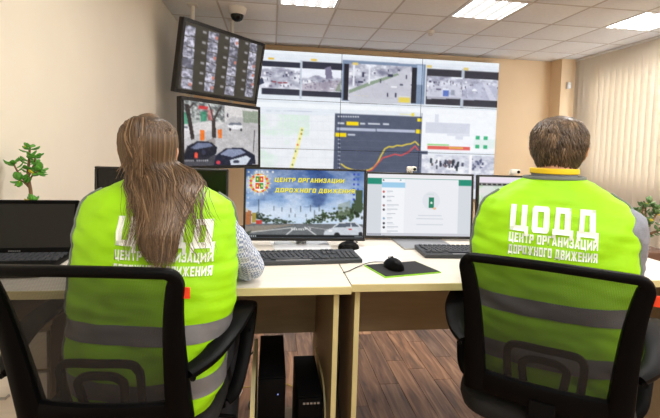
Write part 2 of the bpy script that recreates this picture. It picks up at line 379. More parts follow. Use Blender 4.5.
# ------------------------------------------------------------------ pictures shown on screens (painted as colour per mesh point)
def fbm(h, w_, seed, base=4, octs=4):
    r = np.random.default_rng(seed); out = np.zeros((h, w_)); amp = 1; tot = 0
    for o_ in range(octs):
        n = base*2**o_; g = r.random((n+2, n+2)); y = np.linspace(0, n, h); x = np.linspace(0, n, w_)
        yi = y.astype(int); xi = x.astype(int); fy = (y-yi)[:, None]; fx = (x-xi)[None, :]; fy = fy*fy*(3-2*fy); fx = fx*fx*(3-2*fx)
        a = g[yi][:, xi]; b = g[yi][:, xi+1]; c = g[yi+1][:, xi]; d = g[yi+1][:, xi+1]
        out += amp*(a*(1-fx)*(1-fy)+b*fx*(1-fy)+c*(1-fx)*fy+d*fx*fy); tot += amp; amp *= 0.55
    return out/tot
class Screen:
    """a flat picture area: centre c, unit right r, unit up u, size w x h in metres"""
    def __init__(s, c, r, u, w_, h_, nx, ny):
        s.c, s.r, s.u, s.w, s.h, s.nx, s.ny = Vector(c), Vector(r), Vector(u), w_, h_, nx, ny
        s.n = s.r.cross(s.u)
        s.img = np.zeros((ny, nx, 3)); s.U, s.Vv = np.meshgrid(np.linspace(0, 1, nx), np.linspace(0, 1, ny))
        s.px = 1.0/nx
    def uv(s, px, py):
        d = ray(px, py); o = Vector((0, 0, CAM_H)); t = (s.c-o).dot(s.n)/d.dot(s.n); p = o+d*t-s.c
        return (p.dot(s.r)/s.w+0.5, 0.5-p.dot(s.u)/s.h)
    def put(s, mask, col):
        a = np.clip(mask, 0, 1)[..., None]; c = np.asarray(col, float)
        s.img = s.img*(1-a)+c*a
    def rect(s, u0, v0, u1, v1, col, soft=True):
        ex, ey = 1.0/s.nx, 1.0/s.ny
        a = np.clip((s.U-u0)/ex+.5, 0, 1)*np.clip((u1-s.U)/ex+.5, 0, 1)*np.clip((s.Vv-v0)/ey+.5, 0, 1)*np.clip((v1-s.Vv)/ey+.5, 0, 1)
        s.put(a, col)
    def prect(s, x0, y0, x1, y1, col):
        a = s.uv(x0, y0); b = s.uv(x1, y1); s.rect(a[0], a[1], b[0], b[1], col)
    def poly(s, pts, col, alpha=1.0):
        ins = np.zeros(s.U.shape, bool); n = len(pts)
        for i in range(n):
            x0, y0 = pts[i]; x1, y1 = pts[(i+1) % n]
            if y0 == y1: continue
            c = ((y0 > s.Vv) != (y1 > s.Vv)) & (s.U < (x1-x0)*(s.Vv-y0)/(y1-y0)+x0); ins ^= c
        s.put(ins*alpha, col)
    def ppoly(s, pts, col, alpha=1.0): s.poly([s.uv(*p) for p in pts], col, alpha)
    def ell(s, u, v, a, b, col, soft=0.15, alpha=1.0):
        d = np.sqrt(((s.U-u)/a)**2+((s.Vv-v)/b)**2); s.put(np.clip((1-d)/soft, 0, 1)*alpha, col)
    def line(s, pts, wid, col):
        asp = s.h/s.w; D = np.full(s.U.shape, 9.0)
        for (x0, y0), (x1, y1) in zip(pts[:-1], pts[1:]):
            dx, dy = x1-x0, (y1-y0)*asp; L = dx*dx+dy*dy+1e-12
            t = np.clip(((s.U-x0)*dx+(s.Vv-y0)*asp*dy)/L, 0, 1)
            D = np.minimum(D, np.hypot(s.U-x0-t*dx, (s.Vv-y0)*asp-t*dy))
        s.put(np.clip((wid/2-D)*s.nx+.5, 0, 1), col)
    def pline(s, pts, wid, col): s.line([s.uv(*p) for p in pts], wid, col)
    def grid(s, mask, noise_arr, c0, c1):
        c = np.asarray(c0, float)*(1-noise_arr[..., None])+np.asarray(c1, float)*noise_arr[..., None]
        a = np.clip(mask, 0, 1)[..., None]; s.img = s.img*(1-a)+c*a
    def box(s, u0, v0, u1, v1): return ((s.U >= u0) & (s.U <= u1) & (s.Vv >= v0) & (s.Vv <= v1)).astype(float)
    def pbox(s, x0, y0, x1, y1):
        a = s.uv(x0, y0); b = s.uv(x1, y1); return s.box(a[0], a[1], b[0], b[1])
    def soften(s, amount=.6, grain=0, seed=1):
        p = np.pad(s.img, ((1, 1), (1, 1), (0, 0)), 'edge'); b = (p[:-2, 1:-1]+p[2:, 1:-1]+p[1:-1, :-2]+p[1:-1, 2:]+2*p[1:-1, 1:-1])/6
        s.img = s.img*(1-amount)+b*amount
        if grain: s.img = s.img+(np.random.default_rng(seed).normal(0, grain, s.U.shape)*.6+(fbm(s.ny, s.nx, seed, 40, 2)-.5)*grain*3)[..., None]
    def mesh(s, name, parent, x0=0, x1=None, y0=0, y1=None, to_local=None):
        x1 = s.nx-1 if x1 is None else x1; y1 = s.ny-1 if y1 is None else y1
        W_, H_ = x1-x0+1, y1-y0+1; vv = []
        for j in range(y0, y1+1):
            for i in range(x0, x1+1):
                p = s.c + s.r*((i/(s.nx-1)-.5)*s.w) + s.u*((.5-j/(s.ny-1))*s.h)
                vv.append(to_local @ p if to_local else p)
        fc = [(j*W_+i, (j+1)*W_+i, (j+1)*W_+i+1, j*W_+i+1) for j in range(H_-1) for i in range(W_-1)]
        me = bpy.data.meshes.new(name); me.from_pydata([tuple(v) for v in vv], [], fc)
        sr = np.clip(s.img[y0:y1+1, x0:x1+1], 0, 255)/255.0
        ln = np.where(sr <= .04045, sr/12.92, ((sr+.055)/1.055)**2.4)
        a = me.color_attributes.new('picture', 'FLOAT_COLOR', 'POINT')
        a.data.foreach_set('color', np.concatenate([ln, np.ones(ln.shape[:2]+(1,))], 2).astype(np.float32).ravel())
        me.materials.append(M_screen)
        o = bpy.data.objects.new(name, me); COL.objects.link(o)
        if parent is not None: o.parent = parent
        return o
    def noise(s, seed, base=4, octs=4): return fbm(s.ny, s.nx, seed, base, octs)

# ================================================================== THE ROOM
XL, XR, YB, YF = -1.13, 4.60, 6.30, -2.6
fl = boxobj('floor', ((XL+XR)/2, (YB+YF)/2, -0.06), (XR-XL+.4, YB-YF+.4, 0.10), M_floor, kind='structure')
# floor boards in the stretch the photograph shows
def plank_mesh(L):
    bm = nb(); bm_box(bm, (0, 0, 0), (0.0985, L-0.0015, 0.010), None, 0.0009); me = bpy.data.meshes.new('plank')
    bmesh.ops.recalc_face_normals(bm, faces=bm.faces); bm.to_mesh(me); bm.free(); me.materials.append(M_plank); return me
PL = {L: plank_mesh(L) for L in (0.35, 0.45, 0.6, 0.75)}
npl = 0
for i in range(41):
    x = XL+.055+i*0.1; y = 0.9+random.uniform(-.5, 0)
    y_end = 4.3 if -.7 < x < 0.5 else 3.4
    while y < y_end and npl < 298:
        L = random.choice((0.45, 0.6, 0.75, 0.75))
        o = bpy.data.objects.new('plank', PL[L]); COL.objects.link(o); o.parent = fl
        o.location = (x, y+L/2, -0.0052); y += L; npl += 1
wl = boxobj('wall_left', (XL-.06, (YB+YF)/2, CEIL/2), (.12, YB-YF+.2, CEIL+.2), M_wall, kind='structure')
wb = boxobj('wall_back', ((XL+XR)/2, YB+.06, CEIL/2), (XR-XL+.24, .12, CEIL+.2), M_wallb, kind='structure')
wf = boxobj('wall_front', ((XL+XR)/2, YF-.06, CEIL/2), (XR-XL+.24, .12, CEIL+.2), M_wall, kind='structure')
# right wall with a wide window opening behind the blind
WY0, WY1, WZ0, WZ1 = 1.9, 5.75, 0.85, 2.35
bm = nb()
bm_box(bm, (XR+.1, (WY0+YF)/2, CEIL/2), (.2, WY0-YF, CEIL+.2))
bm_box(bm, (XR+.1, (WY1+YB)/2, CEIL/2), (.2, YB-WY1, CEIL+.2))
bm_box(bm, (XR+.1, (WY0+WY1)/2, WZ0/2), (.2, WY1-WY0, WZ0))
bm_box(bm, (XR+.1, (WY0+WY1)/2, (WZ1+CEIL+.1)/2), (.2, WY1-WY0, CEIL+.1-WZ1))
obj('wall_right', bm, M_wallb, kind='structure')
wn = bpy.data.objects.new('window_1', None); COL.objects.link(wn); wn.location = (XR+.08, (WY0+WY1)/2, WZ0); wn['kind'] = 'structure'
bm = nb(); LW = WY1-WY0; HW = WZ1-WZ0
for yy in (-LW/2+.03, -LW/6, LW/6, LW/2-.03): bm_box(bm, (0, yy, HW/2), (.06, .06, HW), None, .005)
for zz in (.03, HW-.03): bm_box(bm, (0, 0, zz), (.06, LW, .06), None, .005)
obj('window_frame', bm, M_white, wn, kind='structure')
gm = bpy.data.materials.new('window_glass'); gm.use_nodes = True; g_ = gm.node_tree
gt = g_.nodes.new('ShaderNodeBsdfTransparent'); gg = g_.nodes.new('ShaderNodeBsdfGlossy'); gx = g_.nodes.new('ShaderNodeMixShader'); gx.inputs[0].default_value = .08
gg.inputs['Roughness'].default_value = .02
g_.links.new(gt.outputs[0], gx.inputs[1]); g_.links.new(gg.outputs[0], gx.inputs[2]); g_.links.new(gx.outputs[0], g_.nodes['Material Output'].inputs[0])
for k in range(3):
    p = boxobj('pane', (0, (k-1)*LW/3, HW/2), (.008, LW/3-.06, HW-.1), gm, wn, kind='structure')
# pillar in the far right corner, baseboards
pil = boxobj('trim_1', (4.26+.17, 6.05+.125, CEIL/2), (.34, .25, CEIL), M_wallb, kind='structure')
boxobj('baseboard_left', (XL+.008, (YB+YF)/2, .035), (.016, YB-YF, .07), M_base, kind='structure', bev=.004)
boxobj('baseboard_back', ((XL+4.26)/2, YB-.008, .035), (4.26-XL-.04, .016, .07), M_base, kind='structure', bev=.004)

# ceiling: slab, tiles, T-rails
cl = boxobj('ceiling', ((XL+XR)/2, (YB+YF)/2, CEIL+.09), (XR-XL+.4, YB-YF+.4, .12), M_tile, kind='structure')
GX = [0.03+0.6*k for k in range(-2, 9)]; GX = [max(XL, g) for g in GX]; GX = [g for g in GX if g < XR]+[XR]
GY = [4.52+0.6*k for k in range(-11, 3)]+[YB]
light_cells = {(round(x, 2), round(y, 2)) for x, y in LAMP_CELLS}
for i in range(len(GX)-1):
    for j in range(len(GY)-1):
        x0, x1, y0, y1 = GX[i], GX[i+1], GY[j], GY[j+1]
        if (round((x0+x1)/2, 2), round((y0+y1)/2, 2)) in light_cells and y0 > 3: continue
        if y1 < 2.2: continue
        boxobj('ceiling_tile', ((x0+x1)/2, (y0+y1)/2, CEIL+.008), (x1-x0-.018, y1-y0-.018, .016), M_tile, cl, bev=.003)
# region over and behind the photographer: one plain lining at tile height
boxobj('ceiling_lining', ((XL+XR)/2, (YF+1.94)/2, CEIL+.01), (XR-XL, 1.90-YF, .016), M_tile, cl)
for g in GX[1:-1]: boxobj('grid_rail', (g, (YB+1.9)/2, CEIL+.004), (.020, YB-1.9, .012), M_rail, cl)
for g in GY[:-1]:
    if g > 1.8: boxobj('grid_rail', ((XL+XR)/2, g, CEIL+.003), (XR-XL, .020, .010), M_rail, cl)

LN = ['square louvred ceiling light cut off by the top edge, near the dome camera',
      'square louvred ceiling light, the middle one of the lit row',
      'square louvred ceiling light nearest the vertical blind']
for k, x in enumerate((0.33, 2.13, 3.93)):
    t = thing('ceiling_light', LN[k], 'ceiling light', (x, 4.22, CEIL), 0, 'square lights in the tiled ceiling')
    bm = nb()
    for s in (-1, 1):
        bm_box(bm, (s*.285, 0, .008), (.03, .60, .024), None, .002); bm_box(bm, (0, s*.285, .008), (.54, .03, .024), None, .002)
    obj('frame', bm, M_white, t)
    bm = nb(); bm_box(bm, (0, 0, .012), (.545, .545, .010)); obj('diffuser', bm, M_lamp, t)

# vertical blind
bl = thing('vertical_blind', 'cream vertical slat blind covering the whole right-hand window wall', 'blind', (4.50, 4.0, 0.10))
boxobj('headrail', (0, -.0, CEIL-.10-.016), (.06, 4.1, .03), M_white, bl, bev=.006)
bm = nb(); rows = []
for q in np.linspace(-1, 1, 7): rows.append([Vector((.0065*(1-q*q)+dx, .059*q, z)) for dx, z in ((-.0015, .01), (.0015, .01), (.0015, 2.51), (-.0015, 2.51))])
bm_loft(bm, rows)
so = obj('slat', bm, M_blind, bl); so.location = (0, -2.0, 0); so.rotation_euler.z = math.radians(21)
for k in range(1, 41):
    c = so.copy(); COL.objects.link(c); c.parent = bl; c.location = (0, -2.0+k*.1, 0); c.rotation_euler.z = math.radians(21+random.uniform(-6, 6))

# ================================================================== VIDEO WALL
VX0, VZ1, PW, PH, VY = -0.227, 2.545, 1.187, 0.68, 6.17
vw = thing('video_wall', 'large wall of nine joined display panels showing street cameras, map and chart', 'video wall', (VX0+1.5*PW, VY, 0))
S = Screen((VX0+1.5*PW, VY, VZ1-1.5*PH), (1, 0, 0), (0, 0, 1), 3*PW, 3*PH, 364, 211)
S.img[:] = (232, 238, 246)
def photo_city(x0, y0, x1, y1, seed, sky=.25, snow=(236, 238, 248)):
    a = S.uv(x0, y0); b = S.uv(x1, y1); M_ = S.box(a[0], a[1], b[0], b[1])
    n = S.noise(seed, 26, 4); n2 = S.noise(seed+5, 60, 2)
    S.grid(M_, np.clip((n-.22)*2.2, 0, 1), (136, 136, 158), snow)
    v = (S.Vv-a[1])/(b[1]-a[1]); u = (S.U-a[0])/(b[0]-a[0])
    S.put(M_*np.clip((sky-v+ (n-.5)*.5)/.06, 0, 1), (238, 242, 252))
    S.put(M_*np.clip(1-abs(v-sky-.12-(n2-.5)*.2)/.14, 0, 1)*.40*(n2 > .46), (110, 112, 138))
    r_ = random.Random(seed); k_ = 0
    while k_ < 34:
        k_ += 1; uu, vv = r_.uniform(a[0], b[0]), a[1]+(b[1]-a[1])*r_.uniform(sky+.08, .92); ww = r_.uniform(.0012, .005); hh = r_.uniform(.003, .010)
        c_ = r_.choice(((70, 72, 96), (96, 96, 120), (250, 250, 254), (118, 110, 130))); sel = M_*(abs(S.U-uu) < ww)*(abs(S.Vv-vv) < hh); S.put(sel*.8, c_)
    return a, b, M_, u, v
# row 1 left: two camera views
S.prect(257, 46, 341.6, 57, (240, 246, 252))
S.prect(257, 57.0, 341.6, 60.5, (150, 165, 188))
S.prect(280, 57.6, 298, 59.6, (225, 232, 242)); S.prect(318, 58.8, 336, 61.0, (225, 232, 242))
S.prect(262, 60.4, 300.3, 96.0, (52, 54, 68)); S.prect(301.6, 61, 341.2, 98, (52, 54, 68))
S.prect(300.3, 60, 301.6, 99, (196, 206, 220))
photo_city(257, 66.0, 300.2, 89.6, 3, .1)
a, b, Mk, u, v = photo_city(301.6, 68.0, 341.2, 92.4, 9, .40)
S.ppoly([(325, 68), (331, 66), (333, 79), (326, 79)], (128, 124, 150))
S.ppoly([(302, 84), (341, 80), (341, 91), (302, 91)], (176, 164, 178), .55)
S.ppoly([(335, 91), (341, 80), (341, 92)], (120, 135, 112), .7)
for (x, y) in ((272, 81), (278, 82), (283, 82), (330, 88)): S.prect(x, y, x+4, y+1.6, (150, 70, 78) if x < 290 else (240, 240, 250))
S.ppoly([(258, 80), (262, 77), (264, 83), (258, 86)], (60, 66, 90))
for x, y in ((268, 57.2), (311, 58.6)): S.prect(x, y, x+6, y+2.4, (232, 196, 84))
S.prect(257, 99.0, 341.6, 100.8, (92, 108, 128)); S.prect(257, 97.4, 341.6, 99.0, (190, 202, 216))
for k in range(8): S.prect(262+k*1.9, 98.6, 263+k*1.9, 99.8, (230, 236, 240))
# row 1 middle: one large camera view
S.prect(342.4, 50, 425.5, 61.5, (240, 246, 252)); S.prect(342.4, 59.6, 424, 104.6, (128, 146, 174)); S.prect(342.4, 59.4, 424, 62.0, (150, 166, 192))
S.prect(344, 63.5, 416, 103.5, (40, 40, 50))
a, b, Mk, u, v = photo_city(349.0, 63.0, 411.0, 103.2, 21, .03, (232, 234, 244))
S.ppoly([(349, 93), (372, 84), (411, 66), (411, 104), (349, 104)], (202, 203, 214), .92)
S.ppoly([(349, 90), (372, 81), (398, 73), (399, 75), (374, 84), (349, 93.5)], (142, 160, 140))
S.ppoly([(349, 97), (411, 101), (411, 104), (349, 104)], (206, 208, 218), .8)
for x, y, w_, h_ in ((387, 93, 1.2, 4), (395, 93, 1.5, 4.5), (406, 75, 1, 4), (400, 84, 3, 1.6), (352, 76, 3, 2), (362, 72, 2, 5), (358, 81, 5, 2), (388, 74, 5, 3), (380, 79, 1, 4)):
    S.prect(x, y, x+w_, y+h_, (58, 60, 84))
S.prect(391, 86, 397, 88, (236, 238, 244)); S.prect(368.8, 66, 369.8, 84, (240, 242, 250)); S.prect(353, 64, 354.2, 86, (238, 240, 248))
S.prect(399, 97.4, 410, 103, (232, 212, 96)); S.prect(399, 96.2, 410, 97.6, (226, 226, 214))
for k in range(4): S.prect(354+k*4, 95+k*.3, 356+k*4, 95.6+k*.3, (224, 214, 170))
S.prect(352.5, 62.2, 358, 65.0, (232, 206, 120)); S.prect(399, 61.4, 416, 64.2, (226, 232, 242))
S.prect(417.5, 65, 422.5, 85, (176, 194, 220)); S.prect(342.4, 102.6, 424, 105.2, (110, 124, 142))
for k in range(6): S.prect(344+k*1.9, 102.9, 345+k*1.9, 104.2, (226, 230, 236))
# row 1 right: two camera views
S.prect(426.6, 56, 500, 66.6, (240, 246, 252)); S.prect(426.6, 66, 499, 70.2, (156, 170, 192))
S.prect(426.8, 68.4, 462, 106, (58, 56, 66)); S.prect(463, 70.4, 498.2, 108, (58, 56, 66)); S.prect(461.8, 69, 463, 108, (186, 196, 210))
a, b, Mk, u, v = photo_city(426.8, 75.4, 461.8, 98.4, 31, .05, (228, 230, 244))
S.ppoly([(426.8, 87), (461, 85), (461, 99), (426.8, 99)], (208, 210, 226), .8)
S.prect(443, 90, 448.6, 96.6, (98, 122, 196)); S.prect(442.6, 88.4, 448.6, 90.4, (236, 240, 250)); S.prect(451, 90, 454.6, 95.4, (150, 158, 176)); S.prect(436, 88.4, 441, 90.4, (108, 104, 132))
photo_city(463, 78.0, 498.0, 101.4, 41, .05, (226, 228, 242))
S.ppoly([(463, 90), (480, 82), (498, 88), (498, 101), (463, 100)], (190, 192, 214), .75)
S.ell(*S.uv(474.5, 91), .012, .016, (240, 242, 250)); S.prect(472, 91.6, 477.4, 92.4, (92, 98, 130))
S.ppoly([(482, 82), (486, 82), (497, 101), (490, 101)], (226, 226, 240), .6)
for x, y in ((426.6, 64.8), (463.6, 67.4)): S.prect(x, y, x+5, y+3, (228, 206, 130))
for x in (440, 470): S.prect(x, 67.2+(x-440)*.07, x+14, 69.2+(x-440)*.07, (222, 228, 238))
S.prect(426.6, 104.8, 499, 106.6, (206, 214, 226))
# row 2 and 3 left: the map
S.prect(255, 101.4, 341, 109.6, (244, 249, 254)); S.prect(255, 109.4, 342, 112.6, (128, 148, 176))
S.prect(287, 110.2, 312, 112.0, (196, 204, 222))
for x in (266, 275, 283): S.prect(x, 110.2, x+5, 111.6, (214, 222, 232))
mm = S.pbox(255, 113.4, 334.6, 190); n = S.noise(51, 8, 3)
S.put(mm, (238, 241, 246)); S.put(mm*np.clip((n-.44)*6, 0, 1)*.8*(S.U < S.uv(304, 140)[0]+.02), (216, 238, 224))
for k in range(14):
    x = 260+k*5.7; S.pline([(x, 113.5), (x-6+k, 190)], .0016, (232, 235, 242))
for k in range(6): S.pline([(258, 120+k*9), (334, 122+k*9)], .0016, (226, 230, 238))
S.pline([(302, 129), (299, 141), (296, 153), (292, 166), (289, 178)], .0135, (246, 240, 168))
for x, y, c in ((302, 130, (140, 160, 70)), (301.4, 134, (176, 140, 50)), (299.6, 139, (170, 170, 70)), (297.6, 145, (236, 120, 50)), (295.6, 151, (120, 140, 60)), (293.8, 158, (180, 166, 60)), (292.4, 164.6, (140, 150, 70))):
    S.ell(*S.uv(x, y), .0042, .0075, c)
# row 2 and 3 middle: the chart window
S.prect(341, 104.8, 426, 112.6, (246, 250, 254)); S.prect(335.2, 113.2, 421.6, 190, (84, 92, 114)); S.prect(421.6, 113, 426, 190, (84, 92, 114))
S.prect(341, 115, 421, 117.8, (108, 116, 140))
for k in range(9): S.prect(338+k*2.4, 115.6+k*.05, 339.6+k*2.4, 117+k*.05, (222, 226, 234))
S.prect(400, 113.8, 414, 114.8, (230, 214, 84)); S.prect(411.5, 112.8, 414.5, 116.2, (236, 218, 84)); S.prect(417.6, 118.2, 421.2, 121.6, (248, 226, 40))
S.prect(346.4, 121.4, 358.4, 125.6, (250, 218, 20))
for x, w_ in ((338, 6), (360, 5), (368, 12), (383, 6)): S.prect(x, 122.2+(x-338)*.02, x+w_, 124.2+(x-338)*.02, (206, 212, 224))
S.prect(337, 127.4, 375.6, 131.6, (184, 192, 214)); S.prect(376.6, 128.6, 415.4, 132.8, (184, 192, 214)); S.prect(416.2, 129.4, 420.2, 133.6, (248, 222, 30))
S.prect(335.6, 132.8, 346, 137, (250, 220, 20)); S.prect(347.6, 133.8, 355, 135.8, (196, 202, 216))
for k in range(8): S.prect(338.2, 139+k*4, 340, 140.2+k*4, (190, 198, 214))
for k in range(5): S.pline([(341, 140+k*7), (420, 142.4+k*7)], .0012, (100, 108, 130))
S.pline([(341.2, 164), (345, 167), (350, 169), (358, 171), (368.6, 170), (374, 167), (377.8, 162), (381, 155.5), (384.9, 149), (389, 146.8), (393, 147.2), (397, 145.6), (402, 146), (407, 144.4), (411, 144), (415.4, 141.6), (418.8, 145.2)], .0052, (236, 210, 74))
S.pline([(368, 171), (371.7, 170), (377, 164), (382.8, 157.6), (389, 156), (395, 154), (401, 155.4), (405, 153.6), (409, 152), (415.4, 146.2), (418.4, 150.3)], .0048, (226, 82, 84))
# row 2 right: plan of a building, red and green bar, green squares
S.prect(422.4, 107.8, 500, 153.4, (246, 249, 254))
S.prect(425.6, 122, 469.6, 134.4, (214, 218, 232)); S.prect(435, 114, 438.4, 123, (222, 226, 238)); S.prect(447, 134, 470, 136.4, (220, 224, 236)); S.prect(455.4, 136, 463, 139.8, (222, 226, 238))
S.prect(429, 127.4, 462, 128.6, (228, 231, 241)); S.prect(427.2, 145.8, 470, 150.6, (226, 100, 92)); S.prect(427.2, 143.8, 449, 146.0, (150, 214, 132)); S.prect(449, 147.0, 463, 149.2, (230, 178, 84))
S.prect(474, 139, 498, 149, (230, 242, 240))
for x, y in ((477.8, 137.8), (485.8, 138.2), (477.4, 146.8), (485.4, 147.2)): S.prect(x-1.9, y-1.9, x+1.9, y+1.9, (52, 178, 124))
# row 3 right: two snowy camera views with people
S.prect(421.6, 154, 500, 190, (236, 240, 250))
n = S.noise(61, 40, 3); S.grid(S.pbox(422, 154, 469.6, 190), np.clip((n-.25)*2.2, 0, 1), (196, 200, 216), (248, 250, 254))
S.grid(S.pbox(470.6, 155.4, 498, 190), np.clip((n-.25)*2.0, 0, 1), (176, 180, 200), (244, 246, 252))
rr = random.Random(3)
for k in range(40):
    x = rr.gauss(446, 8); y = 158+rr.random()*7+abs(x-446)*.16; S.prect(x, y, x+rr.uniform(.8, 2.2), y+rr.uniform(1.5, 4), rr.choice(((52, 56, 78), (84, 86, 104), (110, 96, 104))))
for x, y in ((430, 158), (457, 162), (456, 166), (452, 160)): S.prect(x, y, x+1.8, y+5, (44, 56, 66))
for k in range(18):
    x = rr.uniform(472, 482); y = rr.uniform(158, 168); S.prect(x, y, x+rr.uniform(.8, 2), y+rr.uniform(1, 3), (88, 92, 124))
S.prect(469.6, 154.6, 470.6, 190, (250, 250, 254))
S.soften(.5, 3, 3)
loc_m = Matrix.Translation((-(VX0+1.5*PW), -VY, 0))
xs = [0, 121, 242, 363]; ys = [0, 70, 140, 210]
for i in range(3):
    for j in range(3):
        cx, cz = (i-1)*PW, VZ1-(j+.5)*PH
        d = boxobj('display_panel', (cx, .055, cz), (PW-.002, .10, PH-.002), M_bezel, vw, bev=.003)
        a = S.mesh('screen', None, xs[i], xs[i+1], ys[j], ys[j+1], loc_m)
        for v_ in a.data.vertices:
            v_.co.x = cx+(v_.co.x-cx)*.9945; v_.co.z = cz+(v_.co.z-cz)*.9915; v_.co.y = .0
        a.parent = d
bm = nb()
for i in range(4): bm_box(bm, ((i-1.5)*PW*.97, .115, (VZ1+.1)/2), (.05, .03, VZ1-.1))
obj('mounting_post', bm, M_blackm, vw, kind='stuff')

# ================================================================== HANGING CORNER DISPLAYS
def pose(c, yaw, tilt):
    r = Vector((math.cos(yaw), math.sin(yaw), 0)); n0 = Vector((math.sin(yaw), -math.cos(yaw), 0))
    u = Vector((0, 0, 1))*math.cos(tilt)+n0*math.sin(tilt)
    return Vector(c), r, u, r.cross(u)
def panel_display(root, P, w_, h_, bez, depth, paint, res, name='screen', bottom=None, off=False, bezmat=M_bezel):
    """casing, four-sided bezel and a picture, in root's own frame"""
    c, r, u, n = P; bottom = bez if bottom is None else bottom
    inv = root.matrix_basis.inverted() if root else Matrix.Identity(4)
    R3 = Matrix((r, -n, u)).transposed()
    def at(x, y, z): return c+r*x-n*y+u*z
    bm = nb()
    vs_ = bm_box(bm, (0, depth/2+.004, 0), (w_, depth, h_), None, .006, 2)
    for x, z, sx, sz in ((0, h_/2-bez/2, w_, bez), (0, -h_/2+bottom/2, w_, bottom), (-w_/2+bez/2, (bottom-bez)/2, bez, h_-bez-bottom), (w_/2-bez/2, (bottom-bez)/2, bez, h_-bez-bottom)):
        bm_box(bm, (x, 0, z), (sx, .012, sz), None, .002)
    for v_ in bm.verts: v_.co = inv @ at(*v_.co)
    case = obj('casing', bm, bezmat, root)
    cs = at(0, .001, (bottom-bez)/2); sw, sh = w_-2*bez, h_-bez-bottom
    if off:
        bm = nb(); bm_box(bm, (0, .003, (bottom-bez)/2), (sw, .002, sh))
        for v_ in bm.verts: v_.co = inv @ at(*v_.co)
        obj(name, bm, M_off, root); return case, None
    sc_ = Screen(cs, r, u, sw, sh, *res); paint(sc_)
    so_ = sc_.mesh(name, root, to_local=inv)
    return case, sc_
def q5(z, k=4.645, ox=160, oy=10): return (ox+z[0]/k, oy+z[1]/k)
def paint_thumbs(s):
    s.img[:] = (70, 66, 58); n = s.noise(71, 8, 2); s.img *= (.9+.2*n[..., None]); rr = random.Random(5)
    nn = s.noise(77, 26, 3); n3 = s.noise(78, 50, 2)
    cols = [((113, 68), (165, 78), (148, 372), (97, 362)), ((227, 98), (274, 108), (248, 386), (204, 378)), ((328, 124), (367, 134), (342, 400), (299, 392)), ((419, 150), (452, 158), (430, 408), (393, 402))]
    for ci, (a, b, c, d) in enumerate(cols):
        A, B, C_, D = [s.uv(*q5(p)) for p in (a, b, c, d)]
        for k in range(6):
            f = lambda P_, Q_, t: (P_[0]+(Q_[0]-P_[0])*t, P_[1]+(Q_[1]-P_[1])*t)
            q = [f(A, D, k/6+.004), f(B, C_, k/6+.004), f(B, C_, (k+1)/6-.006), f(A, D, (k+1)/6-.006)]
            ins = Screen.__dict__  # polygon mask below
            m_ = np.zeros(s.U.shape, bool)
            for i in range(4):
                x0, y0 = q[i]; x1, y1 = q[(i+1) % 4]
                if y0 != y1: m_ ^= ((y0 > s.Vv) != (y1 > s.Vv)) & (s.U < (x1-x0)*(s.Vv-y0)/(y1-y0)+x0)
            sh = rr.uniform(-.12, .1); g = np.clip((np.roll(nn, k*7+ci*13, 1)-.32+sh)*2.4, 0, 1)
            s.grid(m_.astype(float), g, (104, 104, 118), (226, 224, 242)); s.put(m_*(n3 > .68)*.5, (70, 66, 74))
            if rr.random() < .3: s.ell(q[1][0]-.02, (q[0][1]+q[2][1])/2, .018, .03, (206, 130, 110))
            lx = q[0][0]-.045; ly = q[0][1]+.03; s.rect(lx-.02, ly-.012, lx+.022, ly+.02, (168, 166, 170))
            s.rect(lx-.028, q[0][1]-.03, q[0][0]-.004, q[0][1]-.02, (52, 50, 46))
    s.soften(.8)
def q6(z): return (165+z[0]/4.91, 90+z[1]/4.91)
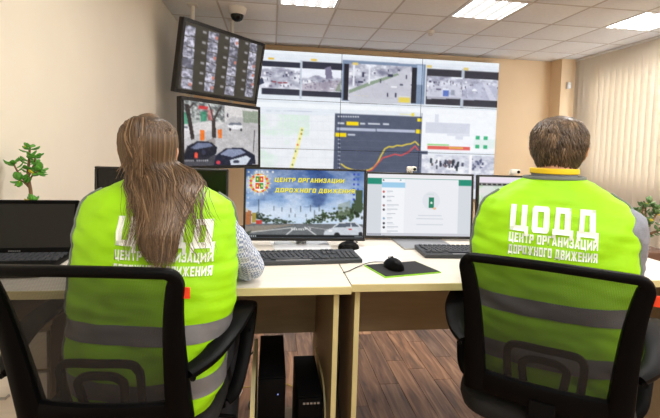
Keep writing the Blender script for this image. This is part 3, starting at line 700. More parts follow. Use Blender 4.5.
def paint_street(s):
    U = lambda *z: s.uv(*q6(z)); P = lambda pts: [U(*p) for p in pts]
    s.img[:] = (196, 194, 196); n = s.noise(81, 12, 4); s.img *= (.92+.16*n[..., None])
    s.poly(P([(60, 50), (480, 90), (480, 150), (330, 130), (250, 190), (60, 250)]), (226, 222, 222), .8)
    s.poly(P([(60, 50), (300, 70), (240, 150), (60, 175)]), (182, 188, 186)); s.grid(s.box(0, 0, .5, .28), np.clip((s.noise(83, 30, 3)-.3)*2.2, 0, 1), (96, 100, 100), (232, 236, 234))
    s.poly(P([(165, 75), (210, 80), (210, 96), (165, 94)]), (206, 62, 66)); s.poly(P([(85, 112), (120, 108), (120, 165), (85, 170)]), (66, 152, 118), .8)
    s.poly(P([(175, 106), (205, 106), (205, 152), (175, 156)]), (56, 140, 108), .85); s.poly(P([(210, 96), (235, 96), (235, 150), (210, 150)]), (196, 96, 96), .6)
    s.poly(P([(380, 100), (470, 108), (470, 165), (385, 160)]), (136, 150, 130), .8)
    s.poly(P([(60, 170), (170, 165), (170, 215), (60, 245)]), (214, 212, 214))
    s.ell(*U(97, 186), .06, .045, (236, 236, 240)); s.rect(U(80, 172)[0], U(80, 176)[1], U(112, 172)[0], U(80, 186)[1], (96, 104, 116))
    s.poly(P([(96, 66), (118, 70), (146, 240), (128, 246)]), (58, 50, 50)); s.poly(P([(228, 148), (248, 148), (250, 236), (232, 238)]), (62, 54, 52))
    s.line(P([(238, 150), (225, 95), (215, 72)]), .014, (66, 58, 58)); s.line(P([(240, 150), (262, 100), (275, 85)]), .022, (66, 58, 58)); s.line(P([(118, 90), (140, 66)]), .02, (66, 58, 58))
    s.poly(P([(172, 198), (193, 196), (193, 246), (173, 248)]), (240, 122, 40)); s.poly(P([(260, 194), (280, 192), (280, 236), (261, 238)]), (240, 122, 40))
    s.ell(*U(345, 178), .115, .058, (240, 240, 244)); s.poly(P([(318, 160), (372, 160), (380, 172), (310, 172)]), (118, 124, 136)); s.ell(*U(320, 194), .018, .026, (60, 60, 66)); s.ell(*U(374, 196), .018, .026, (60, 60, 66))
    s.line(P([(440, 200), (434, 300)]), .014, (96, 92, 96)); s.ell(*U(308, 125), .012, .04, (76, 70, 84))
    s.poly(P([(80, 300), (240, 235), (250, 262), (100, 350)]), (158, 152, 150))
    s.poly(P([(88, 330), (110, 275), (160, 250), (228, 256), (256, 282), (252, 312), (190, 350), (95, 352)]), (30, 32, 46)); s.poly(P([(125, 284), (165, 258), (222, 262), (236, 276), (150, 292)]), (112, 122, 150))
    s.ell(*U(153, 322), .022, .06, (236, 84, 62)); s.ell(*U(190, 306), .03, .04, (58, 62, 84))
    s.poly(P([(82, 345), (252, 318), (256, 380), (82, 375)]), (44, 44, 54), .8)
    s.poly(P([(238, 370), (250, 320), (300, 285), (380, 284), (440, 318), (446, 362), (380, 376)]), (32, 36, 56)); s.poly(P([(268, 316), (310, 290), (370, 290), (398, 308), (330, 330)]), (140, 150, 178)); s.poly(P([(318, 345), (400, 322), (420, 335), (395, 372), (325, 372)]), (208, 216, 228)); s.ell(*U(262, 356), .03, .035, (214, 70, 84)); s.ell(*U(350, 352), .05, .03, (60, 64, 84))
    for k in range(12):
        if k != 5: s.rect(U(95+k*10, 345)[0], U(95, 344)[1], U(101+k*10, 345)[0], U(95, 350)[1], (236, 236, 240))
    s.soften(.8, 8, 5)
for (c, tilt, w_, h_, lab, pnt, px_) in (((-.525, 4.864, 2.063), 9.87, 1.19, .715, 'upper corner display tilted down, showing columns of camera thumbnails', paint_thumbs, None),
                                  ((-.512, 4.888, 1.315), -1.5, 1.17, .725, 'lower corner display showing a snowy street with parked cars', paint_street, None)):
    up_ = lab.startswith('upper')
    t = thing('hanging_display', lab, 'display', (c[0], c[1], c[2]-.36), 0, 'displays hung in the far left corner')
    P = pose(c, math.radians(50.6), math.radians(tilt))
    panel_display(t, P, w_, h_, .036, .06, pnt, (132, 80))
    n = P[3]; bm = nb(); base = Vector(t.location)
    if up_:
        for s_ in (-.30, .27):
            p = P[0]-n*.16+P[1]*s_
            bm_cyl(bm, p+Vector((0, 0, -.75))-base, .022, CEIL-p.z+.75, 14); bm_box(bm, (p.x-base.x, p.y-base.y, CEIL-base.z-.006), (.10, .10, .012))
        obj('ceiling_pole', bm, M_white, t)
    bm = nb(); R3 = Matrix((P[1], -n, P[2])).transposed()
    bm_box(bm, P[0]-n*.10-base, (.40, .07, .30), R3, .006); obj('wall_bracket', bm, M_blackm, t)

# dome camera, smoke detector, sensor on the pillar
t = thing('dome_camera', 'small white dome security camera on the ceiling above the upper corner display', 'camera', (-.385, 4.72, CEIL))
bm = nb(); bm_lathe(bm, [(.002, 0), (.095, 0), (.096, -.02), (.085, -.06), (.075, -.075), (.002, -.075)]); obj('housing', bm, M_white, t)
bm = nb(); bm_lathe(bm, [(.068, -.070), (.066, -.095), (.052, -.122), (.028, -.138), (.002, -.142)]); obj('dark_dome', bm, M_off, t)
t = thing('smoke_detector', 'small round smoke detector on a ceiling tile between the lights', 'smoke detector', (1.85, 5.08, CEIL))
bm = nb(); bm_lathe(bm, [(.002, 0), (.05, 0), (.05, -.018), (.042, -.03), (.002, -.03)]); obj('base', bm, M_white, t)
bm = nb(); bm_lathe(bm, [(.026, -.03), (.024, -.05), (.018, -.056), (.002, -.056)]); obj('sensing_head', bm, M_rail, t)
t = thing('motion_sensor', 'small white box sensor high on the corner pillar beside the blind', 'sensor', (4.37, 6.05, 2.20))
bm = nb(); bm_box(bm, (0, -.022, .045), (.062, .044, .10), None, .014, 3); obj('case', bm, M_white, t)
bm = nb(); bm_box(bm, (0, -.046, .03), (.04, .008, .04), None, .003, 2); obj('lens', bm, M_paper, t)

# ================================================================== DESKS
DL = -1.125
def desk(label, x0, x1, yf, depth, rot, pivot, panels, mz):
    t = thing('office_desk', label, 'desk', (pivot[0], pivot[1], 0), rot)
    ox, oy = pivot
    bm = nb(); bm_box(bm, ((x0+x1)/2-ox, yf+depth/2-oy, DESK-.012), (x1-x0, depth-.004, .024)); obj('desktop', bm, M_birch, t)
    bm = nb()
    bm_box(bm, ((x0+x1)/2-ox, yf-oy-.001, DESK-.0125), (x1-x0, .005, .025), None, .001); obj('edge_band', bm, M_edge, t)
    bm = nb(); bm_box(bm, ((x0+x1)/2-ox, yf+depth-oy, DESK-.0125), (x1-x0, .004, .025)); obj('edge_band', bm, M_edge, t)
    for px in panels:
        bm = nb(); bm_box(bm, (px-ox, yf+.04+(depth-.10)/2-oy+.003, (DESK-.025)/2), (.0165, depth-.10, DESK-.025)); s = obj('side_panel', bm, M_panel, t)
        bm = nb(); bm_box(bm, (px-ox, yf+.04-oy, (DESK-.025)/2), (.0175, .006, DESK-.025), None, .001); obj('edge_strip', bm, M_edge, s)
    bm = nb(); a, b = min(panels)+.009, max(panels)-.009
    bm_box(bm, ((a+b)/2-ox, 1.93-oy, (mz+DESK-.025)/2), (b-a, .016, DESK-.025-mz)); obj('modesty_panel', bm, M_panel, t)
    return t
dk1 = desk('long birch desk with the laptop, under the woman with long hair', DL, .264, 1.352, .72, 0, (.264, 1.352), (-1.08, .222), .365)
dk2 = desk('birch desk with the lime-edged mouse pad, under the short-haired man', .268, 1.66, 1.374, .71, 0, (.268, 1.374), (.297, 1.60), .362)

# drawer pedestal under the left desk
t = thing('drawer_pedestal', 'light wooden three-drawer pedestal under the left end of the long desk', 'drawer unit', (-.885, 1.50, 0))
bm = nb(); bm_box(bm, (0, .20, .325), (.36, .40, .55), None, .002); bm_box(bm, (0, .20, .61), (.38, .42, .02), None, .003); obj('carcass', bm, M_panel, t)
for k, (z, h) in enumerate(((.16, .19), (.355, .19), (.52, .13))):
    d = boxobj('drawer', (0, -.009, z), (.35, .018, h-.008), M_birch, t, bev=.002)
    bm = nb(); bm_tube(bm, [(-.06, -.016, z+.02), (-.06, -.036, z+.02), (.06, -.036, z+.02), (.06, -.016, z+.02)], .005, 6); obj('handle', bm, M_metal, d)
for x in (-.14, .14):
    for y in (.05, .35):
        bm = nb(); bm_cyl(bm, (x-.010, y, .025), .025, .02, 14, axis=(1, 0, 0)); bm_cyl(bm, (x, y, .025), .008, .03, 8); obj('caster', bm, M_blackm, t)

# ================================================================== MONITORS
def q7(z, ox=240, oy=165, k=5.077): return (ox+z[0]/k, oy+z[1]/k)
def paint_desktop(s):
    U = lambda *z: s.uv(*q7(z)); P = lambda pts: [U(*p) for p in pts]
    n = s.noise(91, 5, 5); v = np.clip(s.Vv/.80, 0, 1)[..., None]
    s.img[:] = np.array((62, 104, 170))*(1-v)+np.array((196, 220, 244))*v
    s.put(np.clip((n-.47)*5, 0, 1)*.7*(s.Vv < .82), (206, 220, 240)); s.put(np.clip(1-abs(s.Vv-.66)/.22, 0, 1)*.6, (232, 240, 250)); s.put(np.clip((.46-n)*5, 0, 1)*.65*(s.Vv < .55), (40, 66, 120)); s.put(np.clip(1-s.Vv/.30, 0, 1)*.35, (46, 66, 116))
    cu, cv = U(98, 92); d = np.hypot((s.U-cu), (s.Vv-cv)*.56); s.put(np.exp(-(d/.085)**2)*.95, (250, 250, 240))
    for k in range(16):
        a = k*PI/8; s.line([(cu, cv), (cu+.10*math.cos(a), cv+.10*math.sin(a)/.56)], .005, (252, 248, 214))
    hz = U(300, 298)[1]
    s.rect(0, hz, 1, 1, (104, 108, 112)); s.put((s.Vv > hz)*np.clip((s.noise(93, 20, 3)-.4)*2, 0, 1)*.3, (150, 152, 154))
    s.poly(P([(20, 310), (290, 300), (20, 350)]), (150, 140, 126), .8); s.poly(P([(20, 345), (60, 330), (20, 385)]), (70, 78, 66))
    s.line(P([(280, 318), (215, 370)]), .008, (236, 238, 240)); s.line(P([(330, 316), (400, 366)]), .008, (236, 238, 240)); s.line(P([(60, 340), (270, 318)]), .006, (226, 226, 222)); s.line(P([(345, 314), (560, 345)]), .004, (214, 214, 214))
    for k in range(9): s.poly(P([(262+k*11, 320), (268+k*11, 320), (268+k*12, 330), (260+k*12, 330)]), (214, 216, 216))
    rr = random.Random(9)
    def tree(x, y, rx, ry, c):
        for _ in range(46):
            k_ = rr.uniform(.45, 1.45); s.ell(*U(x+rr.gauss(0, rx*.42), y+rr.gauss(0, ry*.40)), rx/620*.20, ry/372*.20, tuple(q*k_ for q in c), .7)
    for x, y, rx, ry in ((545, 240, 52, 52), (590, 225, 40, 66), (500, 258, 40, 38), (430, 262, 40, 34), (395, 276, 34, 24), (350, 288, 26, 16)): tree(x, y, rx, ry, (46, 64, 38))
    for x, y, rx, ry in ((120, 274, 46, 26), (190, 284, 40, 17), (240, 290, 36, 12), (85, 262, 26, 30)): tree(x, y, rx, ry, (48, 62, 46))
    s.poly(P([(500, 200), (560, 180), (560, 250), (495, 260)]), (138, 150, 130), .5)
    s.poly(P([(18, 225), (58, 232), (58, 300), (18, 305)]), (176, 112, 70)); s.poly(P([(18, 215), (40, 222), (40, 240), (18, 236)]), (206, 196, 180)); s.poly(P([(60, 240), (82, 244), (82, 290), (60, 295)]), (168, 150, 70)); s.poly(P([(80, 280), (110, 278), (110, 298), (82, 300)]), (196, 70, 62))
    for x, y, h in ((95, 175, 90), (172, 210, 20), (213, 215, 20), (258, 220, 20), (308, 210, 26), (358, 205, 30), (402, 205, 28), (378, 230, 60), (250, 252, 12), (280, 250, 14), (335, 250, 14)): s.line(P([(x, y), (x, y+h)]), .005, (52, 60, 62))
    s.poly(P([(425, 370), (428, 335), (468, 318), (500, 292), (585, 288), (622, 318), (628, 372)]), (206, 212, 220)); s.poly(P([(478, 318), (505, 297), (560, 294), (560, 314)]), (86, 96, 110)); s.poly(P([(566, 294), (582, 294), (606, 314), (566, 314)]), (86, 96, 110))
    s.ell(*U(492, 356), .028, .045, (38, 40, 44)); s.ell(*U(612, 352), .02, .04, (38, 40, 44)); s.poly(P([(552, 324), (566, 322), (567, 330), (554, 331)]), (196, 60, 56)); s.ell(*U(460, 334), .02, .02, (240, 242, 246))
    s.soften(.6, 6, 7)
    # crest in the sun
    for k in range(22):
        a = k*2*PI/22; s.ell(cu+.072*math.cos(a), cv-.0+.072*math.sin(a)/.60, .013, .022, (236, 196, 60) if k % 2 else (226, 90, 60))
    s.poly(P([(76, 52), (122, 52), (124, 122), (98, 136), (74, 122)]), (248, 246, 236))
    for x, y, c in ((78, 56, (66, 150, 62)), (100, 56, (226, 80, 52)), (78, 92, (226, 80, 52)), (100, 92, (66, 150, 62))): s.poly(P([(x, y), (x+20, y), (x+20, y+30), (x, y+30)]), c)
    for x, y in ((86, 66), (107, 66), (86, 101), (107, 101)): s.poly(P([(x, y), (x+7, y), (x+7, y+10), (x, y+10)]), (244, 226, 120))
    s.rect(0, .955, 1, 1, (26, 30, 34))
    for k in range(5): s.rect(.012+k*.017, .966, .022+k*.017, .988, (190, 196, 200))
    for k in range(6): s.rect(.93+k*.011, .968, .936+k*.011, .986, (150, 156, 160))
    for k in range(7): s.rect(.012, .03+k*.075, .024, .055+k*.075, rr.choice(((206, 214, 226), (186, 198, 220), (226, 220, 190))))
    for k in range(4): s.rect(.075+k*.045, .02, .092+k*.045, .05, (226, 226, 226))
    for k in range(6):
        s.rect(.905, .03+k*.075, .921, .06+k*.075, (46, 66, 190)); s.rect(.940, .03+k*.075, .956, .06+k*.075, (60, 90, 200))
    s.rect(.93, .28, .99, .60, (66, 84, 60))
def q8(z): return (360+z[0]/4.915, 165+z[1]/4.915)
def paint_messenger(s):
    U = lambda *z: s.uv(*q8(z)); P = lambda pts: [U(*p) for p in pts]
    s.img[:] = (214, 219, 226); s.rect(0, 0, 1, .065, (238, 236, 240)); s.rect(0, .065, 1, .165, (28, 142, 118))
    a, b = U(108, 66), U(478, 348); s.rect(a[0], a[1], b[0], 1-.045, (236, 238, 244)); m0, m1 = U(108, 80), U(222, 112)
    s.rect(m0[0], a[1], U(222, 0)[0], 1-.045, (244, 246, 250)); s.rect(m0[0], U(108, 84)[1], m1[0], m1[1], (160, 206, 236)); s.ell(*U(116, 74), .008, .014, (60, 60, 70)); s.ell(*U(200, 75), .008, .012, (80, 150, 170))
    rr = random.Random(4)
    for k, (y, c) in enumerate(((131, (206, 90, 90)), (156, (74, 74, 90)), (176, None), (198, (150, 110, 110)), (219, (70, 66, 72)), (241, None), (262, (140, 170, 200)), (286, (44, 44, 60)), (306, (40, 40, 46)), (327, None), (346, (80, 80, 110)))):
        if c: s.ell(*U(117, y), .013, .023, c, .3)
        x0 = 132; s.rect(U(x0, y)[0], U(x0, y-4)[1], U(x0+rr.uniform(20, 62), y)[0], U(x0, y-1)[1], (176, 182, 192)); s.rect(U(x0, y)[0], U(x0, y+3)[1], U(x0+rr.uniform(14, 40), y)[0], U(x0, y+5)[1], (206, 210, 218))
    c = U(350, 175); s.ell(c[0], c[1], .088, .155, (226, 229, 236), .08); s.poly(P([(338, 160), (364, 160), (364, 212), (338, 212)]), (34, 132, 100)); s.ell(*U(351, 186), .012, .02, (220, 240, 232)); s.ell(*U(366, 214), .018, .02, (232, 190, 150)); s.rect(U(332, 0)[0], U(0, 135)[1], U(366, 0)[0], U(0, 139)[1], (206, 220, 216))
    for y, w_ in ((242, 58), (258, 66), (287, 66)): s.rect(U(350-w_, 0)[0], U(0, y)[1], U(350+w_, 0)[0], U(0, y+3)[1], (198, 204, 212))
    s.rect(0, .957, 1, 1, (206, 208, 216))
    for k in range(7): s.rect(.012+k*.019, .968, .022+k*.019, .99, (96, 104, 122))
def paint_map(s):
    s.img[:] = (222, 228, 224); n = s.noise(97, 8, 4); s.put(np.clip((n-.46)*6, 0, 1)*.7, (186, 218, 176)); s.put(np.clip((.40-n)*6, 0, 1)*.6, (238, 226, 232))
    for k in range(8): s.line([(k*.15, .2), (k*.13+.1, 1)], .006, (246, 246, 246))
    s.rect(.1, .3, .22, .6, (170, 214, 160)); s.rect(0, 0, 1, .105, (236, 226, 240)); s.rect(0, .105, 1, .145, (34, 34, 40))
    for k in range(20): s.rect(.02+k*.05, .115, .035+k*.05, .135, (214, 214, 200))
def stand(root, x, y, ztop, w_, d_, mt_base, mt_neck, kind):
    """flat base plate and neck, in root's frame (base on z=0)"""
    bm = nb()
    bm_box(bm, (x, y, .004), (w_, d_, .008), None, .003, 2); obj('stand_base', bm, mt_base, root)
    bm = nb(); bm_box(bm, (x, .040, ztop/2+.006), (.048 if kind == 'metal' else .06, .028, ztop), None, .006, 2); obj('stand_neck', bm, mt_neck, root)
def monitor(label, c, yaw, tilt, paint, off=False, base=True, kind='metal', res=(180, 104), by=None):
    t = thing('computer_monitor', label, 'monitor', (c[0], c[1], DESK), 0, 'desk monitors')
    P = pose(c, math.radians(yaw), math.radians(tilt))
    panel_display(t, P, .547, .326, .0095, .022, paint, res, off=off, bottom=.013)
    stand(t, -.012, -.012 if by is None else by, .16, .25, .165 if kind == 'metal' else .25, M_glassw if kind == 'metal' else M_metal, M_metal if kind == 'metal' else M_blackm, kind)
    return t
mC = monitor('monitor with a street and sky wallpaper under big yellow Cyrillic words', (.156, 1.934, .948), -1.0, -2.5, paint_desktop)
mR = monitor('monitor showing a white chat window with green bands', (.733, 2.066, .931), -2.6, -3.0, paint_messenger, kind='dark', by=-.085)
m3 = monitor('monitor showing a pale green map, mostly hidden behind the man', (1.305, 2.045, .929), -4, -3.0, paint_map, kind='dark', by=-.06, res=(120, 70))
mL = monitor('switched-off black monitor behind the woman, below the corner displays', (-.458, 1.93, .936), 0, -1.5, None, off=True)
# yellow words on the wallpaper, flat on the screen
def wallpaper_words():
    P = pose((.156, 1.934, .948), math.radians(-1.0), math.radians(-2.5)); c, r, u, n = P
    for body, px0, px1, py in (('ЦЕНТР ОРГАНИЗАЦИИ', 275.0, 344.2, 179.4), ('ДОРОЖНОГО ДВИЖЕНИЯ', 275.4, 354.8, 189.6)):
        for mt_, grow, lift, nm in ((M_shadow_print, .0009, .0008, 'lettering_outline'), (M_yel_print, .0003, .0012, 'lettering')):
            bmw = block_text(body); me = bpy.data.meshes.new(nm); bmw.to_mesh(me); bmw.free(); xs_ = [v.co.x for v in me.vertices]; ys_ = [v.co.y for v in me.vertices]
            def on(px, py):
                d = ray(px, py); o = Vector((0, 0, CAM_H)); return (o+d*((c-o).dot(n)/d.dot(n))-c)
            a, b = on(px0, py), on(px1, py+ (px1-px0)*.028); L = (b-a).dot(r); k = L/(max(xs_)-min(xs_)); mx = (max(xs_)+min(xs_))/2; my = .5
            mid = (a+b)/2; ky = .0195
            for v_ in me.vertices:
                dx_, dy_ = (.0013, -.0015) if nm != 'lettering' else (0, 0)
                p = c+r*(mid.dot(r)+(v_.co.x-mx)*k+dx_+(v_.co.y-my)*.0028)+u*(mid.dot(u)+(v_.co.y-my)*ky+dy_)+n*lift
                v_.co = p-Vector(mC.location)
            me.materials.append(mt_); o = bpy.data.objects.new(nm, me); COL.objects.link(o); o.parent = mC
def flat_emit(name, rgb):
    mt = bpy.data.materials.new(name); mt.use_nodes = True; b = mt.node_tree.nodes['Principled BSDF']
    b.inputs['Base Color'].default_value = (.01, .01, .01, 1); b.inputs['Emission Color'].default_value = lin(rgb)+(1,); b.inputs['Emission Strength'].default_value = 1.0
    return mt
M_yel_print = flat_emit('yellow_screen_print', (238, 226, 50)); M_shadow_print = flat_emit('dark_screen_print', (96, 104, 70))
wallpaper_words()
# webcams on the two right-hand monitors
for x, y, z, lab in ((.682, 2.058, 1.1025, 'small white webcam clipped on the chat-window monitor'), (1.22, 2.048, 1.1015, 'small white webcam clipped on the map monitor')):
    t = thing('webcam', lab, 'webcam', (x, y, z), 0, 'webcams')
    bm = nb(); bm_box(bm, (0, 0, .012), (.046, .022, .022), None, .004, 2); bm_box(bm, (0, .026, -.012), (.03, .006, .05), None, .002); obj('body', bm, M_white, t)
    bm = nb(); bm_cyl(bm, (.012, -.0105, .010), .0075, .004, 14, axis=(0, -1, 0)); obj('lens', bm, M_off, t)

# laptop at the left
t = thing('laptop', 'open black laptop with a dark screen on the left end of the desk', 'laptop', (-.93, 1.60, DESK), math.radians(3))
bm = nb(); bm_box(bm, (0, 0, .012), (.395, .26, .022), None, .006, 2); obj('base', bm, M_blackm, t)
P = pose((-.935, 1.764, DESK+.112), math.radians(3), math.radians(-16))
panel_display(t, P, .395, .206, .013, .008, None, None, off=True, bottom=.026, bezmat=M_blackp)
bm = nb()
for r_ in range(6):
    for k in range(18): bm_box(bm, (-.185+k*.0215+(.004 if r_ % 2 else 0), .105-r_*.019, .0245), (.0175, .0155, .004), None)
obj('keys', bm, M_key, t, kind='stuff')
bm = nb(); bm_box(bm, (-.02, -.085, .0235), (.10, .065, .002)); obj('touchpad', bm, M_blackp, t)
bm = nb()
for k in range(6): bm_box(bm, (-.0175+k*.007, .1305, .0285), (.005, .0015, .004))
obj('nameplate', bm, M_metal, t, kind='stuff')

# keyboards
def keyboard(label, loc, rot, w_=.45, d_=.165, plate=True):
    t = thing('keyboard', label, 'keyboard', loc, rot, 'desktop keyboards')
    bm = nb(); vs_ = bm_box(bm, (0, 0, .008), (w_, d_, .015), None, .003, 2)
    for v_ in bm.verts: v_.co.z += (v_.co.y/d_+.5)*.007 if v_.co.z > .008 else 0
    obj('shell', bm, M_kbody, t)
    bm = nb(); dz = lambda y: .0155+(y/d_+.5)*.007
    def key(x, y, kw, kd=.0150): bm_box(bm, (x, y, dz(y)+.0025), (kw, kd, .0055), None, .0018)
    y0 = d_/2-.020
    L = -w_/2+.014
    for r_, y in enumerate((y0, y0-.0255, y0-.0445, y0-.0635, y0-.0825, y0-.1015)):
        if r_ == 5:
            for k in range(3): key(L+.012+k*.026, y, .022)
            key(L+.155, y, .115)
            for k in range(4): key(L+.228+k*.0235, y, .020)
        else:
            off_ = (0, 0, .006, .009, .013)[r_]
            for k in range(15 if r_ else 13): key(L+.009+off_*(0 if r_ == 0 else 1)+k*(.0193 if r_ else .0215), y, .0158 if r_ else .0155)
        for k in range(3):
            if r_ in (0, 1, 2, 5) or (r_ == 4 and k == 1): key(w_/2-.135+k*.019, y, .0158)
        for k in range(4):
            if r_: key(w_/2-.075+k*.019, y, .0158)
    obj('keys', bm, M_key, t, kind='stuff')
    if plate:
        bm = nb(); bm_box(bm, (-.035, -d_/2+.014, .0166), (.135, .011, .002), None); obj('palm_strip', bm, M_metal, t, label='pale strip along the front edge')
    return t
keyboard('black keyboard below the wallpaper monitor, beside the checked sleeve', (.122, 1.690, DESK), math.radians(4.5), w_=.465, d_=.150)
keyboard('black keyboard partly hidden by the chair in front of the man', (.866, 1.772, DESK), math.radians(-3))
# mice, pad, papers
def mouse(label, loc, rot, wheel=True):
    t = thing('computer_mouse', label, 'mouse', loc, rot, 'computer mice')
    bm = nb(); rings = []
    for k, s_ in enumerate(np.linspace(-1, 1, 13)):
        y = s_*.055; wv_ = .031*math.sqrt(max(.02, 1-abs(s_)**3.2)); hz_ = .036*math.sqrt(max(.02, 1-((s_+.15)/1.16)**2))
        rings.append([Vector((wv_*math.cos(a), y, max(0.001, .002+hz_*max(0, math.sin(a))))) for a in np.linspace(-.12, PI+.12, 15)])
    bm_loft(bm, rings); obj('shell', bm, M_blackp, t)
    bm = nb(); bm_box(bm, (0, .03, .0325), (.0015, .05, .006), Matrix.Rotation(-.28, 3, 'X')); obj('button_seam', bm, M_blackm, t)
    bm = nb(); bm_cyl(bm, (-.003, .034, .026), .009, .006, 14, axis=(1, 0, 0)); obj('scroll_wheel', bm, M_metal, t)
    return t
mouse('black mouse lying off the pad, beside the end of the left keyboard', (.345, 1.865, DESK), math.radians(-58))
mouse('shiny black mouse on the lime-edged mouse pad', (.458, 1.545, DESK+.0058), math.radians(8))
t = thing('mouse_pad', 'black rectangular mouse pad with a lime green edge', 'mouse pad', (.488, 1.545, DESK))
q = [(-.131, .049), (.088, .103), (.134, -.053), (-.09, -.108)]
def slab(name, pts, z0, z1, mt_, parent):
    bm = nb(); lo = [bm.verts.new((x, y, z0)) for x, y in pts]; hi = [bm.verts.new((x, y, z1)) for x, y in pts]; k = len(pts)
    bm.faces.new(list(reversed(lo))); bm.faces.new(hi)
    for i in range(k): bm.faces.new((lo[i], lo[(i+1) % k], hi[(i+1) % k], hi[i]))
    return obj(name, bm, mt_, parent)
slab('edge', q, 0, .0042, M_lime, t); slab('surface', [(x*.965, y*.945) for x, y in q], .004, .0056, M_pad, t)
tag(slab('paper_sheet', [(.30, 1.625), (.53, 1.66), (.515, 1.925), (.372, 1.915)], DESK+.0002, DESK+.0012, M_paper, None), 'white paper sheet lying behind the lime-edged mouse pad', 'paper')
tag(slab('paper_sheet', [(.02, 1.845), (.07, 1.835), (.09, 2.02), (.0, 2.03)], DESK+.0002, DESK+.0012, M_paper, None), 'narrow white paper slip left of the wallpaper monitor stand', 'paper')
def cable(name, label, pts, r=.0022, mt_=None, sub=8):
    bm = nb(); bm_tube(bm, catmull(pts, sub), r, 6); return tag(obj(name, bm, mt_ or M_cable), label, 'cable')
cable('mouse_cable', 'thin black mouse cable curling from the pad over the desk seam', [(.448, 1.602, DESK+.012), (.39, 1.615, DESK+.009), (.33, 1.575, DESK+.003), (.285, 1.52, DESK+.003), (.262, 1.50, DESK+.003)], .0018)
cable('monitor_cable', 'black cable trailing behind the chat-window monitor stand', [(.86, 1.93, DESK+.003), (.90, 1.925, DESK+.003), (.96, 1.94, DESK+.003), (1.03, 1.955, DESK+.003)], .0025)
cable('hanging_cable', 'thin black cable hanging beside the desk panels at the seam', [(.262, 1.62, .730), (.268, 1.62, .62), (.264, 1.61, .5), (.274, 1.60, .40), (.268, 1.58, .28), (.278, 1.56, .16), (.27, 1.55, .004)], .0028)

# computers under the left desk
t = thing('computer_trolley', 'light wooden trolley with curved sides holding the black computers', 'computer stand', (.08, 1.66, 0))
for x in (-.128, .135):
    bm = nb(); prof = []
    top = .375 if x < 0 else .33
    for a in np.linspace(0, PI/2, 10): prof.append((-.19+.0+.10*(1-math.cos(a))*1.4, top-.17+.17*math.sin(a)))
    pts = [(-.19, .05)]+prof+[(.19, top), (.19, .05)]
    lo = [bm.verts.new((x-.008, a, b)) for a, b in pts]; hi = [bm.verts.new((x+.008, a, b)) for a, b in pts]; k = len(pts)
    bm.faces.new(lo); bm.faces.new(list(reversed(hi)))
    for i in range(k): bm.faces.new((lo[i], hi[i], hi[(i+1) % k], lo[(i+1) % k]))
    obj('side_board', bm, M_edge, t)
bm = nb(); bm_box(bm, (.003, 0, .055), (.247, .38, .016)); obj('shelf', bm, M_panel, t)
for x in (-.1, .11):
    for y in (-.15, .15):
        bm = nb(); bm_cyl(bm, (x-.01, y, .022), .022, .02, 12, axis=(1, 0, 0)); bm_box(bm, (x, y, .035), (.012, .02, .025)); obj('caster', bm, M_blackm, t)
def tower(label, x0, x1, yf, yb, z0, zt, led):
    t = thing('computer_tower', label, 'computer', ((x0+x1)/2, yf, z0)); w_, d_, h_ = x1-x0, yb-yf, zt-z0
    bm = nb(); bm_box(bm, (0, d_/2+.006, h_/2), (w_, d_-.012, h_), None, .003, 2); obj('case', bm, M_blackm, t)
    bm = nb(); bm_box(bm, (0, .003, h_/2), (w_-.002, .012, h_-.002), None, .004, 2); obj('front_panel', bm, M_blackp, t)
    if led == 'led':
        bm = nb(); bm_cyl(bm, (w_*.22, -.0035, h_-.055), .0022, .002, 8, axis=(0, -1, 0)); obj('power_light', bm, flat_emit('blue_led', (150, 170, 255)), t)
    else:
        bm = nb()
        for k in range(5): bm_box(bm, (-w_*.25+k*w_*.14, -.004, h_-.018), (w_*.09, .003, .006))
        obj('port_strip', bm, M_metal, t)
    bm = nb(); bm_box(bm, (0, -.004, h_*.55), (w_*.6, .004, .012), None, .001); obj('drive_slot', bm, M_blackm, t)
tower('taller black slim computer with a tiny blue light on the trolley', -.030, .066, 1.472, 1.825, .0632, .40, 'led')
tower('shorter black computer with silver port strip, right one on the trolley', .108, .196, 1.455, 1.765, .0632, .335, 'ports')
cable('power_cable', 'tangle of black power cable on the floor left of the computers', [(-.055, 1.90, .30), (-.10, 1.88, .25), (-.145, 1.80, .14), (-.13, 1.76, .03), (-.085, 1.80, .006), (-.06, 1.90, .006), (-.08, 1.97, .006), (-.06, 2.02, .02)], .004)
cable('network_cable', 'thin yellow network cable behind the black computers', [(-.30, 2.18, .005), (-.15, 2.10, .02), (-.03, 2.14, .006), (.08, 2.15, .006), (.16, 2.06, .02), (.16, 1.96, .12), (.15, 1.87, .20)], .003, M_ycable)
t = thing('power_strip', 'small white power strip on the floor left of the trolley', 'power strip', (-.16, 1.99, 0), math.radians(80))
bm = nb(); bm_box(bm, (0, 0, .018), (.22, .05, .034), None, .006, 2); obj('body', bm, M_white, t)
for k in range(3):
    bm = nb(); bm_cyl(bm, (-.06+k*.06, 0, .0352), .018, .002, 14); obj('socket', bm, M_rail, t)

